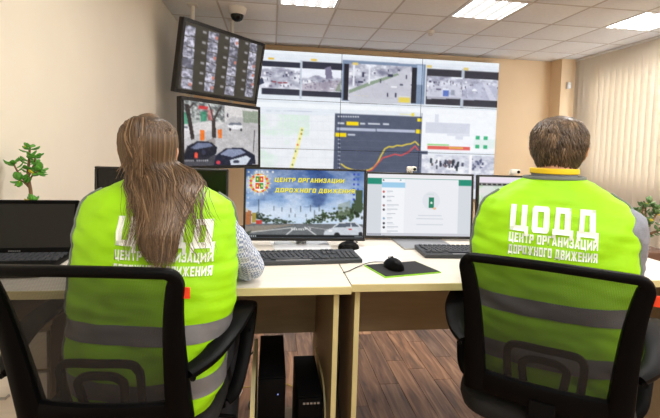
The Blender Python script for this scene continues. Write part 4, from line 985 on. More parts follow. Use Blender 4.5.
# ================================================================== PLANTS
def leaf_bm(bm, p, d, nrm, L, w_, th=.0035):
    d = d.normalized(); s_ = d.cross(nrm).normalized(); n_ = s_.cross(d)
    rings = []
    for t_, k in ((0, .12), (.18, .62), (.45, 1), (.75, .85), (.93, .45), (1, .08)):
        c = p+d*(L*t_)+n_*(L*.12*math.sin(t_*PI)*-1)
        rings.append([c+s_*(w_*k*math.cos(a))+n_*(th*k*math.sin(a)) for a in np.linspace(0, 2*PI, 7)[:-1]])
    bm_loft(bm, rings)
def jade(label, loc, pot_h, branches, seed, lmat, special=(), L0=.032, dens=1.0, box=False):
    t = thing('potted_jade_plant', label, 'plant', loc); rr = random.Random(seed)
    bm = nb()
    if box:
        bm_box(bm, (0, 0, pot_h/2), (.30, .16, pot_h), None, .008, 2)
    else:
        bm_lathe(bm, [(.002, 0), (.05, 0), (.068, pot_h*.9), (.075, pot_h*.9), (.075, pot_h), (.062, pot_h), (.06, pot_h-.012), (.002, pot_h-.012)])
    obj('pot', bm, M_pot, t)
    if not box:
        bm = nb(); bm_cyl(bm, (0, 0, pot_h-.014), .06, .006, 20); obj('soil', bm, M_soil, t)
    bm = nb()
    for path, r0, r1 in branches:
        pts = catmull(path, 5); bm_tube(bm, pts, [r0+(r1-r0)*i/(len(pts)-1) for i in range(len(pts))], 7)
    obj('stem', bm, M_stem, t)
    nl = 0; protos = {}
    for bi, (path, r0, r1) in enumerate(branches):
        pts = catmull(path, 5); K = len(pts)
        for i in range(int(K*.35) if bi else int(K*.55), K):
            tan = (pts[min(K-1, i+1)]-pts[max(0, i-1)]).normalized()
            for k in range((rr.random() < dens) + (rr.random() < dens*.6) if i < K-2 else 5):
                a = rr.uniform(0, 2*PI); side = tan.orthogonal(); side.rotate(Matrix.Rotation(a, 3, tan))
                d = (side+tan*rr.uniform(.2, .9)+Vector((0, 0, rr.uniform(-.1, .3)))).normalized()
                ref = Vector((0, 0, 1)) if abs(d.z) < .9 else Vector((0, 1, 0))
                bm2 = nb(); leaf_bm(bm2, pts[i], d, ref, L0*rr.uniform(.7, 1.25), L0*rr.uniform(.26, .42))
                obj('leaf', bm2, rr.choice(special) if special and rr.random() < .04 else lmat, t, sharp=False); nl += 1
    return t
# left plant: seen above the laptop, close to the left wall
jade('leafy green jade plant with one yellow leaf behind the laptop', (-1.02, 2.0, DESK), .15,
     [([(0, 0, .13), (.006, 0, .21), (-.004, .0, .29), (.0, 0, .35), (.004, 0, .41)], .0085, .004), ([(-.002, 0, .25), (-.03, -.02, .30), (-.052, -.02, .345)], .005, .003), ([(0, 0, .27), (.03, -.02, .30), (.055, -.02, .315)], .004, .0025), ([(-.002, 0, .24), (-.02, -.01, .265), (-.028, -.02, .27)], .004, .0025), ([(0, 0, .29), (.02, 0, .34), (.03, -.01, .375)], .004, .0025), ([(.004, 0, .17), (.022, -.012, .185)], .003, .002)], 3, M_leaf, (M_leafy, M_leafy), L0=.036, dens=.75)
# right plant: on a tall brown planter behind the end of the right desk
ox, oy = 2.05, 2.15
jade('jade plant with dull green leaves in a tall brown planter behind the man', (ox, oy, 0), .69,
     [([(-.05, 0, .66), (-.03, 0, .74), (.01, 0, .80), (.04, -.02, .84)], .011, .006), ([(-.03, 0, .74), (.03, .0, .77), (.09, -.02, .80), (.14, 0, .83)], .009, .005), ([(.01, 0, .80), (.0, 0, .86), (.005, 0, .94)], .006, .003), ([(.04, -.02, .84), (.07, -.02, .89), (.09, 0, .92)], .006, .003), ([(.01, 0, .80), (-.04, .0, .86), (-.05, 0, .91)], .005, .003), ([(.14, 0, .83), (.17, 0, .88), (.18, 0, .91)], .005, .003), ([(.03, 0, .86), (.04, .02, .92), (.05, 0, .955)], .005, .003)], 8, M_leafd, (M_leafy,), L0=.036, box=True)

# ================================================================== CHAIRS
def back_pt(u, v):
    hw = .179+.005*v+.022*v**4
    return Vector((u*hw, -.226-.118*v-.022*(1-u*u), .530+.390*v))
def office_chair(label, loc, rot):
    t = thing('office_chair', label, 'office chair', loc, rot, 'black mesh-back office chairs')
    # back frame: U-shaped posts joined by the top bar and the lower bar
    path = []; half = []
    for v in np.linspace(-.04, .93, 12): path.append(back_pt(-1, v)); half.append((.0195+.013*(1-v), .012+.013*(1-v)))
    for a in np.linspace(12, 78, 5):
        a = math.radians(a); path.append(back_pt(-1+.10*(1-math.cos(a)), .93+.07*math.sin(a))); half.append((.0205-.008*math.sin(a), .012))
    for u in np.linspace(-.88, .88, 15): path.append(back_pt(u, 1.0)+Vector((0, 0, .008*(1-u*u)))); half.append((.0115, .012))
    for a in np.linspace(78, 12, 5):
        a = math.radians(a); path.append(back_pt(1-.10*(1-math.cos(a)), .93+.07*math.sin(a))); half.append((.0205-.008*math.sin(a), .012))
    for v in np.linspace(.93, -.04, 12): path.append(back_pt(1, v)); half.append((.0195+.013*(1-v), .012+.013*(1-v)))
    bm = nb(); bm_sweep(bm, path, half, Vector((0, -1, -.2)), 12, 3.0)
    lo = [back_pt(u, .02) for u in np.linspace(-1, 1, 13)]; bm_sweep(bm, lo, (.036, .014), Vector((0, -1, -.2)), 12, 3.0)
    obj('back_frame', bm, M_blackp, t)
    bm = nb(); N_, K_ = 16, 14; rows = [[bm.verts.new(back_pt(-.95+1.9*i/N_, .02+.97*j/K_)+Vector((0, .004, 0))) for i in range(N_+1)] for j in range(K_+1)]
    for j in range(K_):
        for i in range(N_):
            f = bm.faces.new((rows[j][i], rows[j][i+1], rows[j+1][i+1], rows[j+1][i])); f.smooth = True
    obj('mesh_panel', bm, M_mesh, t)
    # lumbar support: two nested arches
    def arch(w0, w1, z1, thick):
        pts = []
        for x, z in ((-w0, .0), (-w1, z1*.72), (-w1+.004, z1*.88), (-w1+.024, z1), (0, z1+.006), (w1-.024, z1), (w1-.004, z1*.88), (w1, z1*.72), (w0, .0)):
            hw = .20; p = back_pt(x/hw, z); p.y += .018; pts.append(p)
        return catmull(pts, 5)
    bm = nb()
    bm_sweep(bm, arch(.098, .104, .385, 0), (.0105, .007), Vector((0, -1, -.2)), 8)
    bm_sweep(bm, arch(.050, .060, .295, 0), (.0105, .007), Vector((0, -1, -.2)), 8)
    obj('lumbar_support', bm, M_blackp, t)
    # tag on the right post
    bm = nb(); p = back_pt(1, .88); bm_box(bm, p+Vector((.0255, .002, 0)), (.015, .003, .026), None, .001); obj('fabric_tag', bm, M_orange, t, label='small orange tag on the right post')
    # armrests
    for s_ in (-1, 1):
        pts = catmull([(s_*.205, -.262, .655), (s_*.245, -.20, .668), (s_*.272, -.10, .690), (s_*.280, .02, .700), (s_*.282, .11, .692), (s_*.285, .155, .655), (s_*.285, .14, .58), (s_*.278, .09, .50), (s_*.255, .04, .425), (s_*.18, .03, .395)], 6)
        K = len(pts); hf = []
        for i in range(K):
            f = i/(K-1); hf.append((.017+.019*math.exp(-((f-.36)/.22)**2)+.004, .011))
        nr = []
        for i in range(K):
            tt = (pts[min(K-1, i+1)]-pts[max(0, i-1)]).normalized(); xx = Vector((1, 0, 0)); nr.append(tt.cross(xx) if abs(tt.x) < .9 else Vector((0, 1, 0)))
        bm = nb(); bm_sweep(bm, pts, hf, nr, 12, 3.0); obj('armrest', bm, M_blackp, t)
        bm = nb()
        for (y, z) in ((.10, .52), (.125, .60)): bm_cyl(bm, (s_*.294, y, z), .006, .004, 10, axis=(s_, 0, 0))
        bm_cyl(bm, (s_*.222, -.268, .648), .007, .006, 10, axis=(0, -1, 0))
        obj('screw_cap', bm, M_blackm, t, kind='stuff')
    # seat, mechanism, column, star base
    bm = nb(); rings = []
    for z, k in ((.405, .90), (.415, .97), (.44, 1), (.462, .985), (.474, .93), (.478, .80)):
        rings.append([Vector((.245*k*math.copysign(abs(math.cos(a))**.5, math.cos(a)), .235*k*math.copysign(abs(math.sin(a))**.5, math.sin(a)), z)) for a in np.linspace(0, 2*PI, 33)[:-1]])
    bm_loft(bm, rings); obj('seat', bm, M_cloth, t)
    bm = nb(); bm_box(bm, (0, 0, .385), (.20, .24, .045), None, .01, 2)
    bm_sweep(bm, catmull([(0, -.05, .385), (0, -.20, .39), (0, -.262, .43), (0, -.258, .53)], 5), (.035, .010), Vector((0, -.7, .7)), 10)
    obj('seat_mechanism', bm, M_blackm, t)
    bm = nb(); bm_tube(bm, [(.10, 0, .385), (.22, .01, .38), (.27, .01, .375)], .006, 8); obj('height_lever', bm, M_blackp, t)
    bm = nb(); bm_cyl(bm, (0, 0, .09), .03, .16, 18); bm_cyl(bm, (0, 0, .24), .016, .13, 14); obj('gas_column', bm, M_blackm, t)
    for k in range(5):
        a = 2*PI*k/5+.3; d = Vector((math.cos(a), math.sin(a), 0))
        bm = nb(); bm_sweep(bm, [Vector((0, 0, .115))+d*.02, Vector((0, 0, .105))+d*.12, Vector((0, 0, .085))+d*.22, Vector((0, 0, .075))+d*.29], [(.026, .02), (.023, .018), (.019, .013), (.016, .01)], Vector((0, 0, 1)), 10)
        lg = obj('base_leg', bm, M_blackp, t)
        bm = nb(); p = d*.285; ax = Vector((-d.y, d.x, 0))
        for q_ in (-1, 1): bm_cyl(bm, p+ax*(q_*.010 if q_ > 0 else -.024)+Vector((0, 0, .027)), .027, .014, 16, axis=ax)
        bm_cyl(bm, p+Vector((0, 0, .03)), .007, .05, 8); obj('caster', bm, M_blackm, lg)
    return t
office_chair('black mesh-back office chair holding the woman with long hair', (-.366, 1.325, 0), math.radians(-6))
office_chair('black mesh-back office chair holding the short-haired man', (.893, 1.262, 0), math.radians(-36))

# ================================================================== PEOPLE
def remesh(bm, vox, smooth_it=4):
    me = bpy.data.meshes.new('rm'); bmesh.ops.recalc_face_normals(bm, faces=bm.faces); bm.to_mesh(me); bm.free()
    o = bpy.data.objects.new('rm', me); COL.objects.link(o)
    r = o.modifiers.new('r', 'REMESH'); r.mode = 'VOXEL'; r.voxel_size = vox; r.use_smooth_shade = True
    s_ = o.modifiers.new('s', 'SMOOTH'); s_.factor = .5; s_.iterations = smooth_it
    bpy.context.view_layer.update(); dg = bpy.context.evaluated_depsgraph_get()
    m2 = bpy.data.meshes.new_from_object(o.evaluated_get(dg)); bpy.data.objects.remove(o); bpy.data.meshes.remove(me)
    return m2
def mesh_obj(name, me, mt_, parent):
    me.materials.clear(); me.materials.append(mt_); me.name = name
    for p in me.polygons: p.use_smooth = True
    o = bpy.data.objects.new(name, me); COL.objects.link(o); o.parent = parent; return o
def interp(tab, z):
    zs = [r[0] for r in tab]
    if z <= zs[0]: return tab[0][1:]
    for a, b in zip(tab[:-1], tab[1:]):
        if z <= b[0]:
            t_ = (z-a[0])/(b[0]-a[0]); t_ = t_*t_*(3-2*t_)*.4+t_*.6
            return tuple(x+(y-x)*t_ for x, y in zip(a[1:], b[1:]))
    return tab[-1][1:]
HEAD = [(-.112, .024, .090, .050), (-.100, .040, .099, .015), (-.075, .055, .100, -.035), (-.045, .063, .097, -.066), (0, .071, .096, -.088), (.04, .075, .097, -.095), (.075, .070, .084, -.089), (.098, .053, .058, -.068), (.112, .028, .028, -.038), (.116, .008, .008, -.014)]
def head_pt(z, phi, grow=0.0):
    hw, yf, yb = interp(HEAD, z); cy_ = (yf+yb)/2; hd = (yf-yb)/2
    c, s_ = math.cos(phi), math.sin(phi); n = 2.3
    return Vector(((hw+grow)*math.copysign(abs(c)**(2/n), c), cy_+(hd+grow)*math.copysign(abs(s_)**(2/n), s_), z))
class Pose: pass
def person(label, loc, rot, P, shirt_mat, hair_fn, voxel=.0065):
    t = thing('person', label, 'person', loc, rot)
    HM = Matrix.Translation(P.head) @ Matrix.Rotation(P.head_yaw, 4, 'Z') @ Matrix.Rotation(P.head_pitch, 4, 'X') @ Matrix.Scale(P.head_scale, 4)
    lean = lambda z: P.lean*max(0, z-.5)/.55
    def torso(bm, grow, z0=None, z1=None):
        rings = []
        for z in np.linspace(.47 if z0 is None else z0, P.vest[-1][0] if z1 is None else z1, 26):
            hw, hd = interp(P.vest, z); hw = min(hw-.022, .165+.02*(z > .8)) if z < P.vest[-1][0]-.10 else hw-.018
            hw += grow; hd = hd-.018+grow
            rings.append([Vector((hw*math.copysign(abs(math.cos(a))**.85, math.cos(a)), lean(z)+hd*math.copysign(abs(math.sin(a))**.85, math.sin(a)), z)) for a in np.linspace(0, 2*PI, 29)[:-1]])
        bm_loft(bm, rings)
    def arm(bm, s_, grow, upto=1.0, taper=True):
        sh, el, wr = P.arms[s_]
        sh, el, wr = Vector(sh), Vector(el), Vector(wr)
        bm_tube(bm, [sh, sh.lerp(el, .35), sh.lerp(el, .75), el], [.054+grow, .052+grow, .044+grow, .041+grow], 14)
        wq = el.lerp(wr, upto)
        bm_tube(bm, [el, el.lerp(wq, .35), el.lerp(wq, .75), wq], [.041+grow, .041+grow, .034+grow, .027+grow], 14)
    def leg(bm, s_, grow):
        hip = Vector((s_*.09, .0, .535)); kn = Vector((s_*.12, .40, .53)); an = Vector((s_*.12, .37, .09))
        bm_tube(bm, [hip, hip.lerp(kn, .4), hip.lerp(kn, .8), kn], [.085+grow, .080+grow, .062+grow, .056+grow], 14)
        bm_tube(bm, [kn, kn.lerp(an, .3), kn.lerp(an, .7), an], [.054+grow, .053+grow, .042+grow, .036+grow], 14)
    # ---- body, one continuous surface
    bm = nb(); torso(bm, -.024)
    for s_ in (-1, 1):
        arm(bm, s_, -.006); leg(bm, s_, -.006)
        an = Vector((s_*.12, .37, .09)); bm_tube(bm, [an, an+Vector((0, .06, -.045)), an+Vector((s_*.01, .16, -.062))], [.036, .032, .022], 12)
        # hand: palm, four unequal fingers, thumb from the side
        wr = Vector(P.arms[s_][2]); el = Vector(P.arms[s_][1]); d = (wr-el).normalized(); d.z *= .3; d.normalize(); sd = Vector((-d.y, d.x, 0)).normalized()*(-s_); up = Vector((0, 0, 1))
        pc = wr+d*.05
        bm_tube(bm, [wr-d*.01, wr+d*.03, wr+d*.085], [.024, .030, .031], 12, flat=.45)
        for k, (off_, L) in enumerate(((.026, .066), (.009, .076), (-.009, .072), (-.026, .056))):
            b0 = wr+d*.082+sd*(-off_); fd = (d+sd*(-off_*2.2)).normalized()
            bm_tube(bm, [b0, b0+fd*L*.42+up*.007, b0+fd*L*.75-up*.002, b0+fd*L-up*.014], [.0088, .0084, .0078, .0068], 8)
        b0 = wr+d*.028-sd*.026; td = (d*.7-sd*.75).normalized(); bm_tube(bm, [b0, b0+td*.034, b0+td*.062+d*.006-up*.006], [.012, .0105, .0085], 8)
    nk = HM @ Vector((0, -.012, -.06)); nb0 = Vector((0, lean(P.vest[-1][0])-.0, P.vest[-1][0]-.05)); bm_tube(bm, [nb0, nb0.lerp(nk, .5), nk], [.062, .054, .056], 16)
    rings = [[HM @ head_pt(z, a) for a in np.linspace(0, 2*PI, 33)[:-1]] for z in np.linspace(-.112, .116, 26)]; bm_loft(bm, rings)
    def hp(*a): return HM @ Vector(a)
    bm_tube(bm, [hp(0, .094, .022), hp(0, .106, -.005), hp(0, .116, -.024)], [.009, .011, .014], 10)
    bm_tube(bm, [hp(-.022, .088, -.060), hp(0, .098, -.060), hp(.022, .088, -.060)], [.006, .009, .006], 8)
    bm_tube(bm, [hp(-.05, .078, .028), hp(-.02, .092, .032), hp(.02, .092, .032), hp(.05, .078, .028)], [.006, .008, .008, .006], 8)
    for s_ in (-1, 1):
        bm_tube(bm, [hp(s_*.072, .005, -.028), hp(s_*.079, -.004, -.01), hp(s_*.084, -.012, .012), hp(s_*.079, -.004, .026), hp(s_*.074, .006, .022)], [.007, .009, .009, .008, .006], 8)
    mesh_obj('body', remesh(bm, .0048, 3), M_skin, t)
    for s_ in (-1, 1):
        bm = nb(); r = bmesh.ops.create_uvsphere(bm, u_segments=12, v_segments=8, radius=.0115)
        for v_ in bm.verts: v_.co = hp(s_*.031, .083, .006)+v_.co
        e = obj('eye', bm, M_glass, t); bm = nb(); r = bmesh.ops.create_uvsphere(bm, u_segments=10, v_segments=6, radius=.0055)
        for v_ in bm.verts: v_.co = hp(s_*.031, .0915, .006)+v_.co
        obj('iris', bm, M_pot, e)
    # ---- clothes
    bm = nb(); torso(bm, -.017, .52, P.vest[-1][0]-.02)
    for s_ in (-1, 1): arm(bm, s_, .009, .93)
    me = remesh(bm, voxel, 5)
    nrm = [v_.normal.copy() for v_ in me.vertices]; cos_ = [v_.co.copy() for v_ in me.vertices]; flat = []
    for c_, n_ in zip(cos_, nrm):
        if c_.z < P.vest[-1][0]-.1: c_ = c_+n_*(.004*noise.noise(c_*28)+.0025*noise.noise(Vector((c_.x*20, c_.y*20, c_.z*70))))
        flat += [c_.x, c_.y, c_.z]
    me.vertices.foreach_set('co', flat)
    mesh_obj('shirt', me, shirt_mat, t)
    zc = P.vest[-1][0]
    bm = nb(); pts = []
    for k in range(28):
        a = 2*PI*k/28; pts.append(Vector((.062*math.cos(a), lean(zc)+.066*math.sin(a), zc+P.collar-.014*max(0, math.sin(a)))))
    bm_sweep(bm, pts, (.018, .004), [Vector((p.x, p.y-lean(zc), 0)) for p in pts], 8, closed=True); obj('collar', bm, shirt_mat, t)
    bm = nb(); bm_tube(bm, [(-.08, .0, .53), (0, -.0, .53), (.08, .0, .53)], [.085, .09, .085], 14); torso(bm, -.010, .455, .60)
    for s_ in (-1, 1): leg(bm, s_, .010)
    mesh_obj('trousers', remesh(bm, .009, 4), M_trouser, t)
    for s_ in (-1, 1):
        bm = nb(); an = Vector((s_*.12, .37, .0)); rings = []
        for y, hw, h in ((-.065, .022, .05), (-.04, .034, .075), (.02, .038, .085), (.08, .042, .06), (.14, .043, .045), (.19, .030, .032), (.205, .012, .018)):
            rings.append([an+Vector((s_*.012*(y+.06)*4*.3+hw*math.cos(a), y, max(.0005, h*.5+h*.5*math.sin(a)))) for a in np.linspace(0, 2*PI, 15)[:-1]])
        bm_loft(bm, rings); obj('shoe', bm, M_shoe, t)
    # ---- vest
    zt = P.vest[-1][0]; NA, NZ = 112, 84
    def vest_pt(z, a, grow=0.0):
        hw, hd = interp(P.vest, z); n = 2.5
        c, s_ = math.cos(a), math.sin(a)
        p = Vector(((hw+grow)*math.copysign(abs(c)**(2/n), c), lean(z)+(hd+grow)*math.copysign(abs(s_)**(2/n), s_), z))
        k = min(1, max(0, (zt-z)/.08))
        w1 = noise.noise(Vector((p.x*7+P.seed, p.z*9, p.y*5)))*.010+noise.noise(Vector((p.x*18+p.z*9, p.z*24-p.x*6+P.seed, p.y*8)))*.0055
        w1 += .004*noise.noise(Vector((p.x*10+P.seed, p.z*46+p.x*8, 2.0)))
        nn = Vector((c/ max(hw, .05), s_/max(hd, .05), 0)).normalized()
        q_ = p+nn*w1*k
        q_.z += (P.sh_tilt*p.x)*max(0, min(1, (z-.8)/.2))
        return q_
    def vest_strip(z0, z1, nz, grow):
        bm = nb(); rows = [[bm.verts.new(vest_pt(z, 2*PI*i/NA, grow)) for i in range(NA)] for z in np.linspace(z0, z1, nz)]
        for j in range(nz-1):
            for i in range(NA):
                f = bm.faces.new((rows[j][i], rows[j][(i+1) % NA], rows[j+1][(i+1) % NA], rows[j+1][i])); f.smooth = True
        return bm
    z0 = P.vest[0][0]
    vb = vest_strip(z0, zt, NZ, 0.0); vb2 = vb.copy(); bvh = BVHTree.FromBMesh(vb2); vb2.free()
    ve = obj('safety_vest', vb, M_vest, t, sharp=False, label='fluorescent yellow-green vest with grey bands and white Cyrillic lettering')
    for z in P.bands: obj('reflective_band', vest_strip(z-.024, z+.024, 6, .0022), M_refl, ve, sharp=False)
    for s_ in (-1, 1):
        pts = []
        for z in np.linspace(z0+.02, zt-.045, 40):
            f = max(0, min(1, (z-.86)/.16)); lo_, hi_ = P.pipe[s_]; a = math.radians(-90+s_*(lo_+(hi_-lo_)*f))
            pts.append(vest_pt(z, a, .001))
        bm = nb(); bm_tube(bm, pts, .0052, 8); obj('binding', bm, M_pipe, ve)
    pts = [vest_pt(zt-.001, a, .001) for a in np.linspace(0, 2*PI, 33)[:-1]]
    bm = nb(); bm_sweep(bm, pts, (.006, .005), Vector((0, 0, 1)), 8, closed=True); obj('neck_binding', bm, M_pipe, ve)
    for body, width, hgt, xc, zc_, bold in P.words:
        bmt = block_text(body)
        xs_ = [v.co.x for v in bmt.verts]; mx, my = (max(xs_)+min(xs_))/2, .5; kx, ky = width/(max(xs_)-min(xs_)), hgt
        for v_ in bmt.verts: v_.co = Vector(((v_.co.x-mx)*kx, (v_.co.y-my)*ky, 0))
        bmesh.ops.triangulate(bmt, faces=bmt.faces)
        for g in np.arange(-width/2, width/2, .011): bmesh.ops.bisect_plane(bmt, geom=bmt.verts[:]+bmt.edges[:]+bmt.faces[:], plane_co=(g, 0, 0), plane_no=(1, 0, 0))
        for g in np.arange(-hgt/2, hgt/2, .011): bmesh.ops.bisect_plane(bmt, geom=bmt.verts[:]+bmt.edges[:]+bmt.faces[:], plane_co=(0, g, 0), plane_no=(0, 1, 0))
        for v_ in bmt.verts:
            x, z = xc+v_.co.x, zc_+v_.co.y+P.word_slope*v_.co.x
            hit = bvh.ray_cast(Vector((x, -1, z)), Vector((0, 1, 0)))
            v_.co = (hit[0]+Vector((0, -.0026, 0))) if hit[0] else Vector((x, lean(z)-.14, z))
        for f in bmt.faces: f.smooth = True
        obj('lettering', bmt, M_print, ve, sharp=False)
    hair_fn(t, HM, P, bvh, lean)
    return t
def paint_strands(me, cols):
    a = me.color_attributes.new('tint', 'FLOAT_COLOR', 'POINT'); a.data.foreach_set('color', np.array(cols, np.float32).ravel())
def ribbon(verts, faces, cols, pts, nrm, w0, col, tip=.15):
    base = len(verts); K = len(pts)
    for i, p in enumerate(pts):
        tt = (pts[min(K-1, i+1)]-pts[max(0, i-1)]); n_ = nrm[i] if isinstance(nrm, list) else nrm
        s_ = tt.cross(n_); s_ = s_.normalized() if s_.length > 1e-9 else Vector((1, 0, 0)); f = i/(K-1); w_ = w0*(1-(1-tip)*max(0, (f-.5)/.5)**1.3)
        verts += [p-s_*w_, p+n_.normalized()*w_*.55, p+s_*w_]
        k = .82+.25*f; cols += [tuple(c*k for c in col)+(1,)]*3
    for i in range(K-1):
        a = base+3*i
        for j in (0, 1): faces.append((a+j, a+j+1, a+j+4, a+j+3))
def short_hair(t, HM, P, bvh, lean):
    rr = random.Random(21); verts, faces, cols = [], [], []
    def line_z(phi):  # lower hairline as a function of azimuth: back -90 deg, face +90 deg
        s_ = math.sin(phi)
        return -.082 if s_ < -.45 else (-.035 if s_ < -.1 else (-.0 if s_ < .3 else .066))
    # under-cap
    NZ_, NA_ = 22, 40; rows = []
    for j in range(NZ_):
        row = []
        for i in range(NA_):
            a = 2*PI*i/NA_; z = line_z(a)+(.116-line_z(a))*j/(NZ_-1); p = head_pt(min(z, .1155), a, .004); p.z += .005*(j/(NZ_-1)); row.append(len(verts)); verts.append(HM @ p); cols.append(lin((78, 62, 48))+(1,))
        rows.append(row)
    for j in range(NZ_-1):
        for i in range(NA_): faces.append((rows[j][i], rows[j][(i+1) % NA_], rows[j+1][(i+1) % NA_], rows[j+1][i]))
    crown = Vector((-.01, -.035, .118)); R3 = HM.to_3x3()
    for k in range(6500):
        a = rr.uniform(0, 2*PI); lz = line_z(a); z = lz+(.1155-lz)*(1-(1-rr.random())**1.35)
        p = head_pt(z, a, .004); cen = Vector((0, .0, .0)); n_ = (p-cen).normalized()
        d = (p-crown); d = d-n_*d.dot(n_)
        if d.length < 1e-4: continue
        d.normalize(); sw = n_.cross(d); d = (d+sw*(rr.gauss(.15, .35))).normalized(); d = (d+Vector((0, 0, -.35))).normalized()
        L = rr.uniform(.022, .040)*(1.0 if z > -.03 else .7); lift = rr.uniform(.002, .0085)*(1 if z > .0 else .6)
        pts = [p, p+d*L*.35+n_*lift*.8, p+d*L*.7+n_*lift*.9-n_*L*.05, p+d*L+n_*(lift*.4-L*.16)]
        if pts[-1].z < -.100: continue
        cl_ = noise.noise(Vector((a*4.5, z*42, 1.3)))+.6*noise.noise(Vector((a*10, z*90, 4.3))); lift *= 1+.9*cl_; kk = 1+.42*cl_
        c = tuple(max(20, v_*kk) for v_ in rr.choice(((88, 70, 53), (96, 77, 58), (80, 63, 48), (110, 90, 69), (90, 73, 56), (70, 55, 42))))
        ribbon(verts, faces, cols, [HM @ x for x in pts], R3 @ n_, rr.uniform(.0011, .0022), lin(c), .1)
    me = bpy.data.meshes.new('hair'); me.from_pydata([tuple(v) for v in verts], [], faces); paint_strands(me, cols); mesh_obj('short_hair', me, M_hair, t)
    zc = P.vest[-1][0]; bm = nb(); pts = []
    for k in range(28):
        a = 2*PI*k/28; pts.append(Vector((.068*math.cos(a), lean(zc)+.074*math.sin(a), zc+.020-.016*max(0, math.sin(a)))))
    bm_sweep(bm, pts, (.0085, .0025), [Vector((p.x, p.y-lean(zc), 0)) for p in pts], 8, closed=True); obj('lanyard', bm, M_yellow, t, label='yellow ribbon round the neck')
def long_hair(t, HM, P, bvh, lean):
    rr = random.Random(33); verts, faces, cols = [], [], []; R3 = HM.to_3x3()
    NZ_, NA_ = 22, 40; rows = []
    def line_z(phi):
        s_ = math.sin(phi); return -.085 if s_ < -.2 else (-.03 if s_ < .15 else (.02 if s_ < .5 else .062))
    for j in range(NZ_):
        row = []
        for i in range(NA_):
            a = 2*PI*i/NA_; z = line_z(a)+(.116-line_z(a))*j/(NZ_-1); p = head_pt(min(z, .1155), a, .004); p.z += .006*(j/(NZ_-1)); row.append(len(verts)); verts.append(HM @ p); cols.append(lin((66, 52, 38))+(1,))
        rows.append(row)
    for j in range(NZ_-1):
        for i in range(NA_): faces.append((rows[j][i], rows[j][(i+1) % NA_], rows[j+1][(i+1) % NA_], rows[j+1][i]))
    zt = HM.translation.z
    # outline of the falling hair: height above floor -> left and right edges (local x)
    out = [(.885, .052, .088), (.900, .040, .094), (.943, .012, .100), (.996, .006, .104), (1.043, -.026, .116), (1.094, -.068, .116), (1.145, -.098, .084), (1.19, -.106, .036)]
    def edges(z): return interp(out, z)
    crown = Vector((-.018, -.060, .108))
    def back_y(x, z):
        h = bvh.ray_cast(Vector((x, -1, z)), Vector((0, 1, 0))); yv = h[0].y if h[0] else 9
        yh = HM.translation.y-.083+5*x*x
        f = max(0, min(1, (zt-.03-z)/.17)); f = f*f*(3-2*f)
        return min(yh*(1-f)+(min(yv, .05)-.014)*f, yv-.010)
    palette = ((92, 70, 50), (106, 82, 60), (82, 63, 46), (120, 95, 70), (98, 76, 55), (74, 57, 42), (88, 68, 50), (102, 80, 58), (140, 114, 86))
    # strands over the skull, gathered from the crown outwards then straight down
    for k in range(3000):
        f = rr.uniform(-1, 1); wisp = rr.random() < .03
        lay = rr.random(); zend = rr.triangular(.882, 1.03, .915)
        # top of the strand on the skull, running from the part line back over the head
        a0 = math.radians(-90+f*rr.uniform(60, 125)); z0 = rr.uniform(.075, .1155) if abs(f) < .8 or rr.random() < .5 else rr.uniform(.0, .09)
        pts = []; nr = []
        p0 = head_pt(z0, a0, .008+.006*lay)
        st = HM @ p0; pts.append(st); nr.append(R3 @ Vector((p0.x, p0.y, max(0, p0.z))).normalized())
        for zz in (.06, .03, .0, -.02):
            if zz > z0-.015: continue
            a1 = math.radians(-90+f*(92 if zz > -.03 else 76)); p = head_pt(zz, a1, .008+.007*lay); q_ = HM @ p
            pts.append(q_); nr.append(R3 @ Vector((p.x, p.y, 0)).normalized())
        zl = pts[-1].z; n_s = 12; xl, yl = pts[-1].x, pts[-1].y
        jit = rr.gauss(0, .004); wav = rr.uniform(0, 6)
        for i in range(1, n_s+1):
            z = zl+(zend-zl)*i/n_s; l, r_ = edges(z); fx = f
            x = (l+r_)/2+fx*(r_-l)/2+jit+.004*math.sin(wav+z*40)
            if wisp: x += math.copysign(.075*(i/n_s)**1.5, f)+.02*(i/n_s)
            yb_ = back_y(x, z)-.020*lay*(1-fx*fx*.8)*min(1, i/6)-.010*lay-.001
            g = min(1, i/5); g = g*g*(3-2*g); gx = min(1, i/2.2); gx = gx*gx*(3-2*gx); pts.append(Vector((xl*(1-gx)+x*gx, yl*(1-g)+yb_*g, z))); nr.append(Vector((fx*.5, -1, 0)).normalized())
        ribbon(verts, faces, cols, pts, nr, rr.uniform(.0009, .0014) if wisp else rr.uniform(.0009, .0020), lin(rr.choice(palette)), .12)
    # strands over the top of the head, swept back to a small half-tail at the crown
    for k in range(800):
        a0 = rr.uniform(-.2, PI+.2); z0 = rr.uniform(.06, .10); p0 = head_pt(z0, a0, .008); pts = []; nr = []
        for i in range(8):
            g = i/7; p = p0.lerp(crown, g); d = p-Vector((0, -.0, -.0)); zz = max(-.1, min(.1155, p.z))
            rad = math.hypot(p.x, p.y); aa = math.atan2(p.y, p.x); dirn = Vector((p.x/.077, p.y/.098, max(.0, p.z)/.123)); s_ = dirn.length
            p = Vector((p.x/s_, p.y/s_, p.z/s_)) if s_ > 1e-6 else p; p = p*1.0+Vector((0, 0, .004*math.sin(g*PI)))
            pts.append(HM @ p); nr.append(R3 @ p.normalized())
        ribbon(verts, faces, cols, pts, nr, rr.uniform(.0014, .0026), lin(rr.choice(palette)), .5)
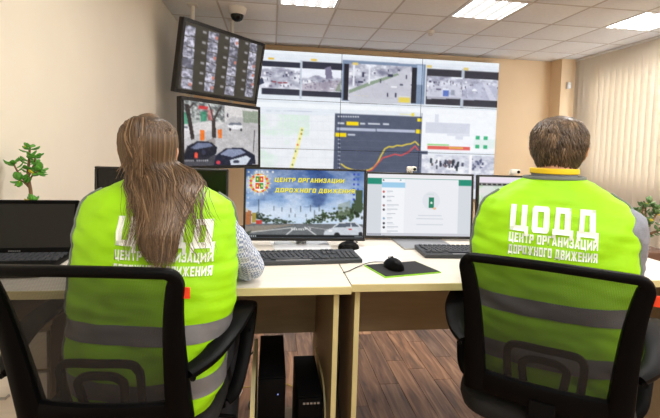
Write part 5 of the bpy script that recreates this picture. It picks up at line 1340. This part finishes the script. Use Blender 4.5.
    for k in range(140):
        a = rr.uniform(0, 2*PI); r0 = rr.uniform(0, 1); tip = Vector((-.016+rr.gauss(0, .024), -.105, -.02-rr.random()*.09))
        p0 = Vector((-.018+.018*math.cos(a)*r0, -.060+.012*math.sin(a)*r0, .112)); mid = Vector((-.018+.03*math.cos(a)*r0, -.088-.018*r0, .090+.012*math.sin(a)))
        pts = [HM @ x for x in catmull([p0, mid, Vector((mid.x*1.1, -.116-.006*r0, .035)), tip], 4)]
        ribbon(verts, faces, cols, pts, Vector((math.cos(a)*.4, -1, .3)).normalized(), rr.uniform(.0014, .0026), lin(rr.choice(palette)), .3)
    me = bpy.data.meshes.new('hair'); me.from_pydata([tuple(v) for v in verts], [], faces); paint_strands(me, cols); mesh_obj('long_hair', me, M_hair, t)

# the woman on the left
P = Pose(); P.seed = 3.1; P.head_scale = .90; P.collar = -.008; P.lean = .085; P.sh_tilt = -.03; P.word_slope = -.03
P.vest = [(.50, .178, .125), (.55, .200, .130), (.65, .216, .133), (.76, .224, .132), (.88, .224, .129), (.97, .219, .123), (1.02, .212, .112), (1.042, .200, .100), (1.058, .175, .090), (1.075, .138, .080), (1.095, .100, .072), (1.11, .076, .066)]
P.head = Vector((-.036, .085, 1.172)); P.head_yaw = math.radians(14); P.head_pitch = math.radians(0)
P.arms = {1: ((.152, .08, .965), (.232, .225, .815), (.06, .42, .800)), -1: ((-.14, .09, .965), (-.165, .25, .815), (-.11, .43, .800))}
P.bands = (.716, .578); P.pipe = {1: (112, 100), -1: (72, 70)}
P.words = [('ЦОДД', .246, .073, .062, .970, 0), ('ЦЕНТР ОРГАНИЗАЦИИ', .246, .024, .062, .911, 0), ('ДОРОЖНОГО ДВИЖЕНИЯ', .246, .024, .062, .877, 0)]
person('woman with long brown hair and checked shirt sleeves, seated with her back turned', (-.325, 1.218, 0), math.radians(-8), P, M_check, long_hair)
# the man on the right
P = Pose(); P.seed = 9.4; P.head_scale = .91; P.collar = .010; P.lean = .07; P.sh_tilt = .02; P.word_slope = 0
P.vest = [(.525, .21, .134), (.56, .222, .138), (.65, .232, .142), (.76, .233, .142), (.88, .231, .138), (.97, .226, .130), (1.03, .214, .118), (1.06, .194, .104), (1.088, .156, .090), (1.112, .118, .078), (1.132, .082, .070)]
P.head = Vector((.008, .085, 1.212)); P.head_yaw = math.radians(-4); P.head_pitch = math.radians(-3)
P.arms = {1: ((.186, .05, .995), (.222, .20, .815), (.12, .43, .800)), -1: ((-.16, .085, .99), (-.18, .27, .82), (-.10, .46, .800))}
P.bands = (.766, .63); P.pipe = {1: (88, 84), -1: (80, 76)}
P.words = [('ЦОДД', .226, .074, .002, 1.013, 0), ('ЦЕНТР ОРГАНИЗАЦИИ', .226, .026, .002, .957, 0), ('ДОРОЖНОГО ДВИЖЕНИЯ', .226, .026, .002, .923, 0)]
person('short-haired man in a grey jumper with yellow neck ribbon, his back turned', (.832, 1.186, 0), math.radians(-34), P, M_grey_shirt, short_hair)
